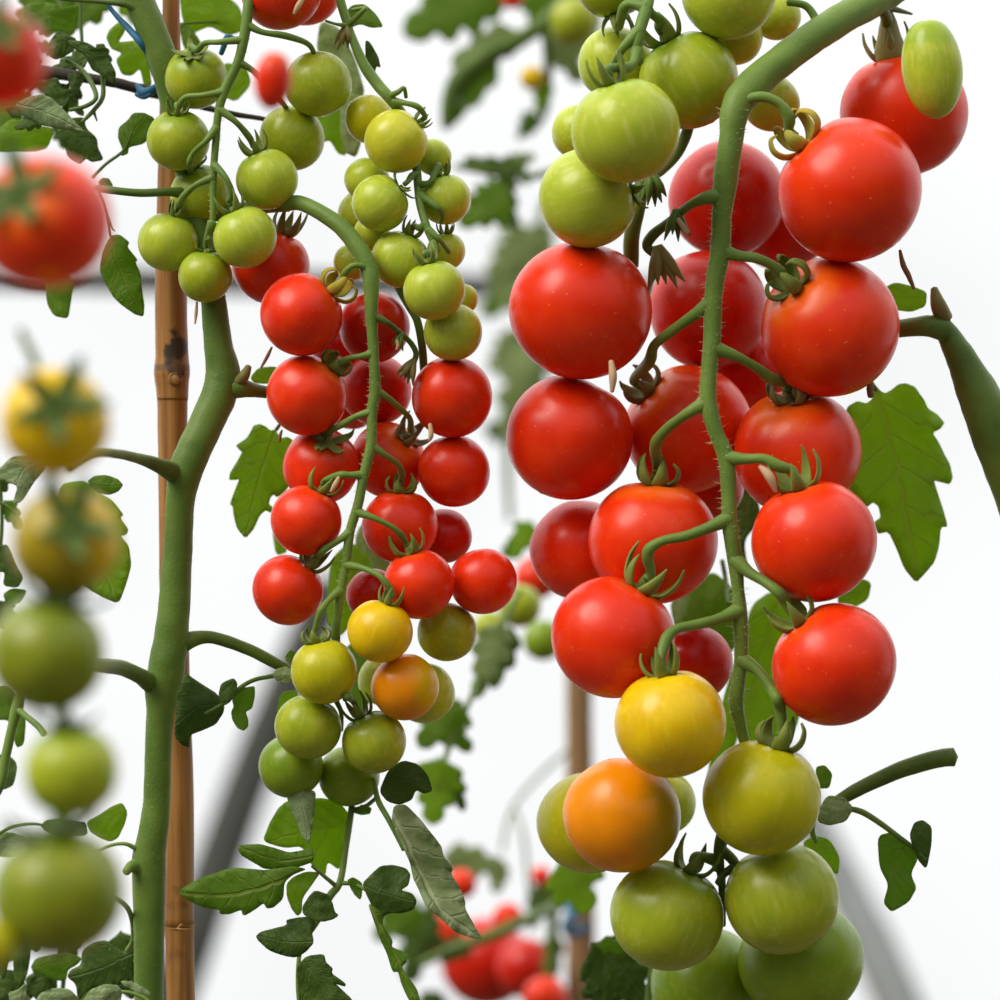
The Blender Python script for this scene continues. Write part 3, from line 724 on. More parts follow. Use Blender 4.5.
tb = empty('tomato_truss', P(872, 2, .012), 'thick green stalk of the big truss zigzagging between its large tomatoes', 'stalk')
tube('rachis', RACH_B, M['rach'], tb, n=7, sides=18)
pB = lambda pts, to=None, **k: pedicel(tb, RACH_B, pts, to, **{**dict(r=(6.3, 4.8)), **k})
pB([(736, 107), (748, 99), (764, 97), (780, 104), (789, 118)], 'B10')
pB([(722, 252), (738, 256), (755, 258), (770, 264), (780, 272)], 'B12')
pB([(712, 345), (735, 356), (757, 368), (772, 379)], 'B13')
pB([(727, 459), (745, 459), (764, 459), (778, 466)], 'B14')
pB([(734, 562), (750, 573), (768, 584), (782, 596)], 'B15')
pB([(744, 655), (757, 670), (772, 690), (779, 704)], 'B21')
pB([(707, 306), (690, 318), (668, 334), (654, 346), (649, 362)], 'B9')
pB([(706, 403), (688, 413), (668, 428), (656, 444)], 'B4')
pB([(728, 519), (710, 527), (686, 536), (662, 541), (648, 552)], 'B5')
pB([(739, 613), (722, 618), (700, 624), (677, 629), (666, 640)], 'B19')
pB([(720, 862), (708, 858)], 'B24', r=(5, 4), bow=.001)
pB([(727, 822), (719, 850), (722, 885), (722, 925)], None, r=(5, 4), mat='dstem', yend=.014, bow=0)
pB([(748, 858), (735, 864), (724, 874), (718, 884)], None, r=(4, 4), mat='dstem', yend=.002, bow=0)
pB([(719, 192), (706, 198), (692, 204), (682, 211)], None, yend=-.018, r=(6.2, 4.6), mat='rach')
hairs(tb, [RACH_B[7:26]], 620, 6, 7)
dead_flower(tb, 676, 210, -.018, 1.5, 30, mat='dstem')
tube('dried_petal', [(678, 219, -.02, 2.5), (684, 228, -.021, 3), (686, 233, -.021, 2.6), (689, 230, -.021, 1.2)], M['drypale'], tb, sides=8)
tube('pedicel', [(680, 214, -.016, 4.6), (664, 226, -.010, 4.8), (652, 236, -.006, 5.5), (647, 246, -.004, 5.2), (655, 254, -.005, 4.5)], M['dstem'], tb, sides=12)
dead_flower(tb, 658, 247, -.008, 1.35, 44)
tube('dried_petal', [(611, 361, -.028, 2.6), (613, 376, -.030, 4.2), (612, 392, -.030, 2.0)], M['drypale'], tb, sides=8)
tube('dried_petal', [(760, 466, -.030, 2.6), (770, 477, -.032, 5.0), (776, 492, -.031, 2.0)], M['drypale'], tb, sides=8)
# the brown stalk end above the topmost outer tomato
pB([(850, 10), (868, 4), (884, 12), (887, 26)], None, yend=TOM['B11']['Y'] - .006, r=(7, 6), mat='dstem', knuckle=False)
tube('dried_stalk_end', [(886, 8, TOM['B11']['Y'] - .006, 4), (888, 20, TOM['B11']['Y'] - .006, 8), (889, 36, TOM['B11']['Y'] - .006, 12), (891, 54, TOM['B11']['Y'] - .005, 17), (892, 60, TOM['B11']['Y'] - .004, 14)], M['sepd'], tb, sides=12)
tube('side_shoot', [(788, 2, -.004, 4), (806, 6, -.002, 4), (816, 20, -.002, 4.5), (818, 32, -.004, 5)], M['rach'], tb, sides=10)
tube('side_shoot', [(872, 3, .012, 8), (890, 8, .02, 4), (912, 14, .03, 1.2)], M['dstem'], tb, sides=10)

# stalk of the green fruit above the big truss
tt = empty('tomato_truss', P(640, -30, -.01), 'pale green stalk of the green fruit above the big truss', 'stalk')
RACH_T = [(650, -40, 0, 7), (648, 0, -.014, 6.5), (640, 30, -.022, 6.2), (636, 55, -.022, 5.5), (640, 62, -.020, 5)]
tube('rachis', RACH_T, M['rach'], tt)
pT = lambda pts, to=None, **k: pedicel(tt, RACH_T, pts, to, **{**dict(r=(5, 4.2)), **k})
pT([(637, 50), (634, 62), (626, 68)], 'T1', bow=.002)
pT([(645, 12), (652, 14), (660, 20)], 'T3', bow=.002)
pT([(640, 30), (622, 50), (608, 76)], None, yend=-.012, r=(5, 4))
pT([(646, 4), (632, 4), (624, 8)], 'T9', bow=.002)
tube('pedicel', [(641, 175, .014, 6.5), (640, 200, .012, 7), (632, 235, .016, 8), (631, 265, .024, 8)], M['dstem'], tt, sides=12)
tube('pedicel', [(694, 110, .02, 5), (684, 140, .018, 6), (674, 158, .016, 5), (660, 172, .012, 4.5), (652, 176, .008, 4)], M['dstem'], tt, sides=12)
dead_flower(tt, 651, 172, .004, 1.45, 34, mat='dstem')

# stalk of the green truss by the cane
RACH_G = [(252, -30, -.004, 6), (249, 0, -.008, 5.5), (245, 32, -.010, 5.5), (238, 62, -.010, 5), (224, 92, -.010, 5), (218, 115, -.010, 4.2), (216, 140, -.010, 3.8), (214, 165, -.010, 3.8), (213, 190, -.010, 3.6), (213, 215, -.010, 3.2), (209, 240, -.009, 2.6)]
tg = empty('tomato_truss', P(252, -30, -.004), 'thin green stalk carrying green tomatoes in front of the cane', 'stalk')
tube('rachis', RACH_G, M['rach'], tg, n=6)
pG = lambda pts, to=None, **k: pedicel(tg, RACH_G, pts, to, **{**dict(r=(3.4, 2.8)), **k})
pG([(241, 42), (220, 42), (205, 43), (197, 50)], 'G1')
pG([(226, 91), (205, 95), (186, 97), (179, 106)], 'G2')
pG([(217, 130), (206, 141), (195, 151), (190, 160), (190, 168), (191, 174)], None, yend=TOM['G3']['tip'].y - .001, bow=.008)
pG([(221, 110), (236, 122), (249, 137)], 'G4')
pG([(214, 176), (196, 185), (183, 197)], 'G5')
pG([(215, 162), (226, 178), (232, 195)], 'G6')
pG([(211, 225), (208, 236)], 'G7', bow=.001)
pG([(238, 60), (252, 70), (264, 82), (280, 100), (287, 109)], None, yend=TOM['G8']['Y'] - .004)
pG([(246, 25), (262, 32), (286, 36), (308, 44), (315, 56)], None, yend=TOM['G9']['Y'] - .004)
hairs(tg, [RACH_G[1:]], 160, 8, 3.5)
tube('dried_petal', [(304, -4, -.012, 2.2), (298, 6, -.014, 3.0), (294, 14, -.014, 1.4)], M['drypale'], tg, sides=8)

# stalk of the pale cluster
RACH_M = [(336, -15, .006, 5), (346, 20, .004, 4.5), (353, 40, .002, 4.5), (364, 65, 0, 5.5), (378, 85, -.002, 6), (392, 101, -.004, 5.5), (408, 125, .004, 5), (416, 165, .002, 4.5), (420, 203, -.004, 4.2), (428, 230, -.008, 4), (438, 252, -.008, 3.2)]
tm = empty('tomato_truss', P(336, -15, .006), 'bent green stalk carrying the pale cluster above the small truss', 'stalk')
tube('rachis', RACH_M, M['rach'], tm, n=6)
pM = lambda pts, to=None, **k: pedicel(tm, RACH_M, pts, to, **{**dict(r=(3.4, 2.6)), **k})
pM([(391, 100), (405, 103), (418, 107)], 'M1')
pM([(417, 172), (412, 176)], 'M3', bow=.001)
pM([(421, 195), (436, 206), (442, 214), (441, 222)], None, yend=-.002)
pM([(418, 185), (430, 182), (438, 166)], 'M5')
pM([(427, 226), (420, 228)], 'M6', bow=.001)
pM([(434, 245), (432, 252)], 'M7', bow=.001)
pM([(428, 232), (440, 240), (449, 252)], None, yend=0)
pM([(388, 97), (398, 92), (404, 88), (406, 97)], None, yend=-.002, r=(2.6, 2))
pM([(348, 24), (362, 12), (365, 8), (352, 10)], None, yend=0, r=(2.6, 2))
pM([(346, 24), (336, 24), (326, 21)], None, yend=0, r=(2.2, 1.4))
dead_flower(tm, 346, 26, .002, 1.7, 24)
tube('lower_stalk', [(398, 286, .012, 4.5), (408, 304, .010, 4.5), (417, 320, .008, 4.2), (422, 345, .010, 4.2), (424, 372, .014, 4)], M['dstem'], tm, sides=12)

# ------------------------------------------------------------------ bamboo cane, cord, twine
def cane():
    root = empty('bamboo_cane', P(173, 368, .034), 'brown bamboo cane standing behind the thick tomato stem', 'cane')
    pts = []
    for y, x, r in ((-60, 169, 8.5), (0, 171, 8.5), (60, 171, 10), (150, 171, 12.5), (250, 170.5, 15), (300, 171, 16), (340, 171.5, 16.3), (356, 172, 16.6), (366, 172, 17.6), (373, 172, 18), (380, 172, 17.2), (388, 172.3, 16.4), (398, 172.5, 15.8), (410, 172.5, 15), (500, 173, 14.5), (600, 174, 14.3), (700, 176, 14.5), (800, 179, 14.8), (918, 179, 14.6), (926, 179.3, 15.3), (934, 179.5, 14.8), (1000, 181, 14.5), (1300, 188, 15), (2800, 215, 17)):
        pts.append((x, y, .034, r))
    tube('culm', pts, M['bamboo'], root, sides=28, n=4, lump=.02)
    # the scar of a cut side branch on the joint
    V, F = tube_geo([(175, 378, .0285, 6.2), (175, 379, .0268, 6.6), (175, 379, .0262, 3.0)], 16, 4, .1)
    mk('branch_scar', V, F, M['bamboo'], root)
cane()
rope = tube('support_cord', [(-30, 66, .05, 5), (20, 70, .05, 6), (48, 73, .048, 6.5), (80, 77, .046, 5.5), (112, 82, .046, 5.5), (142, 90, .048, 6), (170, 98, .054, 4), (224, 112, .05, 3), (258, 118, .05, 2.5), (290, 124, .05, 2.2)], M['rope'], sides=12, lump=.22)
tag(rope, 'dark twisted support cord crossing behind the leaves to the cane', 'cord')
tw = empty('twine_tie', P(148, 90, .03), 'blue twine tied round the cane and dark cord', 'twine')
tube('strand', [(106, 2, .02, 2), (115, 14, .02, 2.6), (128, 28, .016, 3.4), (140, 42, .012, 3.6), (148, 56, .016, 2.4), (154, 76, .03, 2)], M['twine'], tw, sides=8)
tube('knot', [(136, 84, .036, 2.0), (143, 92, .034, 4.4), (150, 90, .030, 4.6), (158, 84, .034, 2.4)], M['twine'], tw, sides=10, lump=.3)
tube('knot', [(136, 94, .036, 2), (143, 96, .034, 3), (150, 94, .030, 3), (156, 90, .034, 1.6)], M['twine'], tw, sides=10, lump=.3)
t2 = tube('twine_tie', [(221, 54, .03, 2.6), (224, 46, .028, 3), (227, 37, .028, 3), (234, 38, .032, 2)], M['twine'], sides=8)
tag(t2, 'short blue twine end showing behind the green truss', 'twine')

# ------------------------------------------------------------------ the plant by the cane
pl = empty('tomato_plant', P(160, 2800, .012), 'tall green tomato plant with a thick bent stem tied to the bamboo cane', 'plant')
STEM = [(112, -60, .016, 15), (135, -8, .016, 15), (152, 30, .015, 15), (165, 66, .014, 14.5), (176, 115, .015, 13.5), (186, 165, .016, 12.5), (196, 215, .015, 12), (206, 255, .013, 11.8), (212, 290, .012, 12.5),
        (216, 325, .012, 13.5), (219, 350, .012, 15), (223, 374, .012, 17.5), (219, 395, .011, 18), (208, 420, .009, 17.5), (196, 446, .007, 17.5), (186, 470, .006, 17.5), (181, 495, .006, 15), (179, 530, .006, 14.3),
        (176, 580, .006, 15.3), (172, 630, .006, 17), (167, 665, .006, 18.5), (162, 688, .006, 17), (160, 715, .006, 14), (158, 760, .006, 13.5), (157, 800, .006, 13.8), (153, 835, .006, 15), (149, 858, .006, 17), (149, 885, .006, 17), (149, 930, .006, 15.5), (149, 1000, .006, 14.8), (150, 1100, .006, 15), (170, 1800, .008, 16), (190, 2800, .012, 18)]
tube('main_stem', STEM, M['stem'], pl, sides=24, n=5, lump=.05)
hairs(pl, [STEM[6:30]], 500, 11, 3.2)
def branch(pts, parent=pl, mat='stem', name='branch', **k): return tube(name, pts, M[mat], parent, **{**dict(sides=12), **k})
branch([(186, 482, .010, 8), (174, 473, .003, 10.5), (160, 466, -.006, 8), (140, 459, -.02, 5.5), (118, 454, -.05, 4.8), (95, 454, -.10, 4.5), (70, 470, -.20, 4.2)], mat='dstem')
branch([(164, 690, .010, 8), (151, 683, .004, 10), (138, 675, -.006, 8), (122, 668, -.02, 8), (105, 666, -.06, 7.5), (80, 665, -.16, 6)], mat='dstem')
branch([(172, 655, .008, 9), (186, 642, .007, 9), (205, 637, .010, 6.6), (226, 641, .012, 6.2), (252, 651, .014, 6), (275, 663, .016, 5.6), (292, 672, .018, 5)], mat='dstem')
branch([(222, 388, .012, 9), (238, 388, .010, 11), (252, 390, .012, 7.5), (272, 393, .02, 6)], mat='stem')
tube('node_scar', [(238, 382, .008, 5), (244, 376, .006, 5.5), (249, 366, .006, 3)], M['sepd'], pl, sides=10)
branch([(190, 195, .014, 8), (172, 192, .004, 4.8), (140, 193, .0, 4.2), (110, 190, .0, 4), (96, 188, .004, 3)], mat='dstem')
branch([(146, 14, .014, 9), (132, 6, .012, 4.5), (110, 2, .012, 3.2), (60, -2, .02, 3)], mat='dstem')
branch([(196, 214, .014, 10), (230, 212, .016, 8), (262, 206, .012, 8), (288, 204, .006, 8)], mat='rach')
# withered node and tendrils low on the stem
branch([(140, 868, .004, 9), (132, 866, .0, 6), (126, 872, -.004, 4)], name='node', mat='rach')
branch([(138, 850, .004, 3), (126, 844, .002, 2), (112, 845, .004, 1.8), (96, 852, .008, 1.6)], name='tendril', mat='rach')
branch([(128, 950, .02, 3), (133, 940, .012, 2.6), (132, 920, .006, 2.6), (126, 906, .0, 2.6), (112, 896, -.01, 2.4)], name='tendril', mat='rach')

# leaf sprig on the arm beside the stem
lf = empty('tomato_leaf', P(284, 675, .016), 'dark divided leaf hanging from the arm over the cane, beside the yellow-green tomato', 'leaf')
branch([(288, 672, .016, 3), (272, 676, .015, 2.4), (254, 680, .013, 2.2), (240, 688, .011, 2.4), (226, 702, .010, 2.2), (205, 714, .012, 1.6)], lf, 'dstem', 'leaf_stalk')
z = lambda p: tr(p, 160, 640, .18)
leaf('leaflet', z([(110, 200), (150, 185), (180, 210), (240, 250), (320, 300), (360, 370), (350, 410), (310, 470), (240, 500), (165, 530), (165, 600), (120, 580), (80, 540), (90, 380), (100, 280)]), z([(355, 360), (220, 370), (90, 470)]), .016, M['leafd'], lf, cup=.25, seed=3)
leaf('leaflet', z([(325, 300), (340, 240), (410, 210), (430, 240), (425, 290), (395, 340), (360, 365), (335, 345)]), z([(360, 360), (410, 215)]), .008, M['leafd'], lf, cup=.3, seed=4)
leaf('leaflet', z([(400, 330), (440, 270), (490, 260), (528, 255), (525, 320), (510, 380), (475, 400), (490, 440), (490, 480), (465, 505), (430, 490), (400, 440), (395, 400), (410, 370)]), z([(470, 265), (445, 380), (465, 500)]), .012, M['leaf'], lf, cup=.3, seed=5)
leaf('leaflet', z([(622, 190), (650, 160), (700, 145), (735, 170), (730, 230), (690, 243), (645, 225)]), z([(622, 195), (735, 200)]), .010, M['leafg'], lf, cup=.3, seed=6)
leaf('leaflet', z([(695, 90), (720, 55), (745, 60), (755, 120), (715, 125), (698, 112)]), z([(720, 125), (725, 55)]), .018, M['leaf'], lf, cup=.3, seed=7)
leaf('leaflet', z([(650, 400), (660, 320), (690, 285), (740, 280), (770, 300), (710, 380), (660, 410)]), z([(745, 285), (652, 405)]), .020, M['leafb'], lf, cup=.3, seed=8)

# plants further back and loose foliage
def far(label, base, leaves, stalks=(), cat='plant', name='tomato_plant', smat='dstem'):
    r = empty(name, P(*base), label, cat)
    for s in stalks: tube('stem', s, M[smat], r, sides=10)
    for k, it in enumerate(leaves):
        b, t, w, Y, m = it[:5]
        aleaf('leaf', b, t, w, Y, M[m], r, lobes=it[5] if len(it) > 5 else 4, seed=k + len(label), cup=.2, thick=.0006)
    return r
# leaves among the upper stem
def sprig(label, base, items, stalks=(), mat='dstem', name='tomato_leaf'):
    r = empty(name, P(*base), label, 'leaf')
    for s in stalks: tube('leaf_stalk', s, M[mat], r, sides=10)
    for k, (ol, rib, Y, m, kw) in enumerate(items):
        leaf('leaflet', ol, rib, Y, M[m], r, **{**dict(seed=k + len(label), cup=.25), **kw})
    return r
z = lambda p: tr(p, 0, 0, .2)
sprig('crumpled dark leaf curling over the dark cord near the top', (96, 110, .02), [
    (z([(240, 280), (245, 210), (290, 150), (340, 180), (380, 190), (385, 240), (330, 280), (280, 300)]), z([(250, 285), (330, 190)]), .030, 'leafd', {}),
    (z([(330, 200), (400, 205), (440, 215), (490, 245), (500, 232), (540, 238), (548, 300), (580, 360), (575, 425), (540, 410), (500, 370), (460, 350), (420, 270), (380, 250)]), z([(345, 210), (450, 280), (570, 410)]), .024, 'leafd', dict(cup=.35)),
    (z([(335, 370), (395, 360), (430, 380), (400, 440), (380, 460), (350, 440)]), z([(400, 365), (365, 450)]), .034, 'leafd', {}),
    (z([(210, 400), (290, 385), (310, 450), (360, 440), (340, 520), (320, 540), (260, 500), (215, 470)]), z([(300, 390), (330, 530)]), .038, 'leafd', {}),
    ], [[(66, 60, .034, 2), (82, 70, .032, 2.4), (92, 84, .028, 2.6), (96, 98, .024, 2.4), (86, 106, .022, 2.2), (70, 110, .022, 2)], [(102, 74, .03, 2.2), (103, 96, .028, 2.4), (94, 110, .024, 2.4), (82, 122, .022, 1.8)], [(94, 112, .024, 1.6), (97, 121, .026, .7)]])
sprig('grey-green pointed leaf above the large blurred red tomato', (16, 106, .02), [
    (z([(75, 520), (130, 490), (205, 470), (260, 490), (300, 530), (350, 580), (390, 625), (430, 662), (340, 650), (280, 640), (200, 625), (130, 590), (95, 560)]), z([(80, 520), (220, 560), (430, 660)]), .004, 'leafg', dict(cup=.35)),
    (z([(20, 540), (75, 530), (110, 590), (60, 590)]), z([(100, 585), (25, 545)]), .014, 'leafd', {})])
sprig('dark lobed leaf hanging between the blurred red tomato and the cane', (64, 128, .03), [
    (z([(280, 650), (330, 630), (350, 590), (420, 585), (430, 640), (485, 690), (490, 740), (520, 800), (460, 812), (430, 792), (400, 825), (340, 790), (320, 720)]), z([(330, 640), (400, 700), (470, 805)]), .036, 'leafd', {})])
sprig('bright green leaf behind the large blurred red tomato', (40, 128, .05), [
    (z([(-30, 660), (60, 590), (150, 620), (275, 640), (240, 740), (180, 760), (100, 760), (-30, 760)]), z([(270, 640), (-20, 720)]), .056, 'leafb', {})])
sprig('round toothed leaf on a thin stalk against the cane', (92, 178, .03), [
    (z([(590, 690), (592, 640), (640, 600), (665, 565), (720, 562), (775, 590), (765, 660), (720, 720), (645, 735), (640, 770), (605, 782), (612, 745)]), z([(615, 755), (665, 660), (730, 580)]), .030, 'leaf', {}),
    (z([(490, 910), (510, 890), (545, 892), (568, 930), (540, 950), (498, 938)]), z([(492, 925), (565, 930)]), .032, 'leaf', {})],
    [[(92, 178, .03, 1.6), (106, 164, .03, 1.6), (124, 150, .03, 1.6), (132, 132, .028, 1)]])
sprig('bright lobed leaf between the blue twine and the thick upper stem', (145, 60, .05), [
    (z([(530, 190), (545, 150), (590, 112), (632, 108), (625, 160), (590, 212), (650, 205), (700, 200), (740, 260), (748, 330), (760, 430), (720, 430), (700, 340), (660, 380), (610, 375), (578, 300), (610, 265), (555, 245)]), z([(735, 250), (640, 250), (545, 190)]), .060, 'leafb', {})])
sprig('hazy green leaf above the dark cord beside the blurred corner tomato', (78, 10, .07), [
    (z([(120, 20), (250, 10), (330, 40), (395, 20), (388, 110), (370, 180), (290, 150), (235, 195), (170, 130)]), z([(380, 20), (160, 60)]), .078, 'leaf', {}),
    (z([(300, -10), (360, -10), (380, 30), (340, 50), (310, 30)]), z([(340, -10), (340, 45)]), .08, 'leaf', {})],
    [[(81, -10, .07, 2), (81, 20, .07, 2), (82, 42, .07, 1.8)]])
far('hazy green foliage in the top corner behind the blurred red tomatoes', (60, -10, .16), [
    ((50, -12), (16, 40), 40, .16, 'leaf', 4), ((70, -14), (62, 44), 40, .17, 'leafp', 4), ((110, -10), (70, 30), 34, .16, 'leaf', 3), ((20, 60), (50, 96), 30, .16, 'leafd', 3), ((30, 90), (-10, 130), 40, .17, 'leaf', 3), ((60, 120), (66, 150), 26, .17, 'leafd', 3), ((120, -10), (136, 26), 24, .18, 'leafb', 3)],
    [[(130, -20, .17, 2), (90, -10, .17, 2), (50, -6, .17, 2), (26, 50, .17, 2), (30, 100, .17, 1.6)]], cat='leaf', name='tomato_leaf')
sprig('bright leaves behind the top of the green truss', (190, 20, .08), [
    ([(178, -15), (215, -12), (240, 6), (246, 30), (228, 36), (210, 26), (192, 34), (182, 20)], [(180, -10), (240, 30)], .085, 'leafb', {}),
    ([(178, 22), (192, 28), (202, 44), (196, 56), (184, 50)], [(180, 25), (196, 54)], .082, 'leaf', {}),
    ([(222, 62), (246, 66), (252, 84), (236, 102), (222, 96)], [(246, 66), (226, 98)], .086, 'leafb', {})],
    [[(178, 24, .084, 1.4), (215, 22, .086, 1.4), (244, 28, .09, 1.2)]])
sprig('green leaf behind the yellowish green fruit, next to the pale cluster', (330, 112, .08), [
    ([(312, 108), (330, 96), (346, 104), (352, 130), (346, 156), (338, 154), (330, 140), (318, 144)], [(340, 98), (322, 142)], .09, 'leafb', {}),
    ([(340, 92), (364, 96), (362, 140), (356, 158), (344, 152), (340, 130)], [(352, 94), (350, 156)], .084, 'leafp', {}),
    ([(320, 20), (340, 28), (356, 60), (366, 96), (348, 104), (330, 80), (316, 50)], [(326, 24), (356, 102)], .10, 'leafp', {})])
sprig('small dark leaf pointing outward at the bent stalk above the pale cluster', (348, 12, .02), [
    ([(344, 14), (352, 5), (365, 4), (376, 14), (384, 27), (372, 28), (360, 24), (350, 28)], [(345, 18), (382, 26)], .024, 'leaf', {}),
    ([(365, 40), (370, 42), (378, 56), (381, 68), (376, 66), (374, 84), (366, 72)], [(366, 40), (377, 80)], .022, 'leafd', {})])

r = empty('tomato_leaf', P(60, 60, .06), 'cluster of small dark leaves around the dark cord near the corner', 'leaf')
for k, (b, t, w, Y, m) in enumerate([((90, 56), (46, 74), 22, .05, 'leafd'), ((70, 84), (40, 112), 22, .05, 'leafd'), ((80, 86), (62, 116), 18, .054, 'leafd'), ((52, 30), (24, 14), 24, .07, 'leaf'), ((60, 92), (84, 116), 16, .05, 'leafd'), ((44, 118), (14, 128), 18, .05, 'leafd'), ((96, 44), (112, 62), 14, .045, 'leafd'), ((54, 50), (34, 44), 16, .065, 'leaf')]):
    aleaf('leaflet', b, t, w, Y, M[m], r, lobes=3, seed=k + 70)
tube('leaf_stalk', [(92, 52, .05, 1.4), (76, 76, .05, 1.6), (58, 96, .05, 1.4), (44, 118, .05, 1.2)], M['dstem'], r, sides=8)

# leaf under the blurred red tomato
z = lambda p: tr(p, 80, 220, .22)
sprig('pointed green leaf hanging beside the large blurred red tomato', (106, 222, .02), [
    (z([(125, 95), (140, 70), (180, 65), (225, 100), (215, 122), (262, 180), (252, 192), (275, 240), (280, 310), (293, 380), (290, 440), (250, 430), (200, 395), (150, 350), (110, 280), (88, 220), (100, 150)]), z([(132, 70), (195, 260), (288, 438)]), .026, 'leaf', dict(bend=.1))],
    [[(98, 190, .01, 1.4), (104, 205, .018, 1.4), (108, 222, .024, 1.4), (110, 236, .026, 1.2)], [(107, 214, .02, 1), (112, 228, .02, .9), (115, 231, .02, .5)]])
sprig('small leaf tip showing under the large blurred red tomato', (58, 280, .04), [
    ([(44, 270), (60, 264), (74, 282), (71, 302), (68, 319), (54, 316), (47, 304)], [(58, 266), (66, 318)], .045, 'leaf', {})])
# big leaf on each side of the trusses
z = lambda p: tr(p, 220, 400, .16)
sprig('broad toothed leaf hanging beside the cane side of the small truss', (274, 428, .05), [
    (z([(345, 185), (315, 190), (285, 165), (250, 150), (210, 160), (190, 200), (165, 240), (98, 285), (120, 310), (138, 325), (110, 380), (85, 420), (60, 460), (58, 500), (100, 500), (120, 495), (90, 570), (62, 650), (80, 665), (85, 720), (105, 800), (160, 868), (215, 800), (250, 720), (285, 690), (320, 705), (330, 670), (305, 650), (315, 610), (335, 590), (360, 610), (420, 560), (470, 450), (480, 320), (455, 250), (420, 230), (380, 238), (360, 210)]), z([(347, 190), (240, 520), (160, 866)]), .05, 'leafb', dict(cup=.15, smooth=1))],
    [[(283, 420, .05, 1.6), (276, 430, .05, 2)]])
sprig('small bright leaf behind the stem fork above the broad toothed leaf', (252, 372, .03), [
    ([(250, 378), (258, 368), (274, 366), (290, 374), (284, 382), (264, 384), (254, 383)], [(250, 379), (290, 374)], .034, 'leafb', {})])
z = lambda p: tr(p, 840, 370, .2202)
sprig('large toothed leaf hanging beside the outer side of the big truss', (874, 386, .05), [
    (z([(158, 68), (185, 95), (205, 105), (235, 90), (265, 65), (300, 60), (340, 75), (360, 105), (385, 140), (400, 175), (440, 200), (475, 240), (455, 268), (420, 285), (450, 330), (475, 385), (500, 430), (512, 490), (498, 520), (460, 510), (425, 500), (445, 560), (470, 640), (490, 710), (458, 715), (450, 800), (430, 870), (390, 920), (345, 968), (290, 900), (260, 820), (220, 735), (170, 745), (155, 690), (185, 670), (175, 620), (150, 600), (120, 625), (60, 560), (10, 520), (-20, 430), (0, 330), (20, 220), (35, 165), (80, 140), (120, 152), (148, 130)]), z([(158, 75), (270, 500), (345, 962)]), .05, 'leafb', dict(cup=.12, smooth=1))],
    [[(868, 378, .05, 2), (876, 390, .05, 3)]])
for pts, lab in (([(900, 250, -.004, 1.5), (903, 264, -.004, 3), (909, 277, -.004, 2.6), (914, 289, -.004, 1.6)], 'dried flower remnant at the edge of the huge speckled red tomato'),
                 ([(872, 380, .004, 2), (870, 388, .002, 3.4), (871, 397, .002, 3)], 'dried flower remnant under the dimpled orange-red tomato'),
                 ([(272, 347, .0, 1), (267, 357, .0, 2), (261, 368, .0, 1)], 'dried flower remnant under the round speckled red tomato'),
                 ([(282, 430, .004, 1), (280, 436, .004, 2), (279, 442, .004, 1.4)], 'dried flower remnant above the broad toothed leaf'),
                 ([(197, 302, .0, 1), (196, 314, .0, 1.8), (195, 324, .0, .8)], 'thin dried flower remnant under the smallest green tomato by the cane')):
    tag(tube('dried_flower', pts, M['dry' if 'thin' not in lab else 'drypale'], sides=8, lump=.3), lab, 'dried flower', 'dried flower remnants')

# leaf sprig below the small truss
z = lambda p: tr(p, 170, 780, .22)
lo = empty('tomato_leaf', P(352, 800, .02), 'large compound leaf with toothed leaflets hanging below the small truss', 'leaf')
for s in ([(352, 806, .03, 3.4), (346, 846, .026, 3.4), (340, 882, .022, 3.4), (330, 896, .02, 4), (318, 920, .018, 3), (304, 942, .014, 2.4), (299, 958, .012, 2.2), (298, 985, .012, 2.4), (300, 1010, .012, 2.2)],
          [(336, 886, .022, 2.4), (324, 876, .016, 2.0), (312, 866, .012, 1.6)], [(340, 883, .022, 2.4), (354, 884, .02, 2.2), (366, 890, .016, 1.8)],
          [(374, 778, .02, 2.4), (378, 800, .014, 3), (390, 822, .008, 2.8), (404, 850, .006, 2.4)], [(352, 810, .03, 2.2), (366, 806, .024, 2.2), (378, 796, .018, 2)]):
    tube('leaf_stalk', s, M['rach'], lo, sides=10)
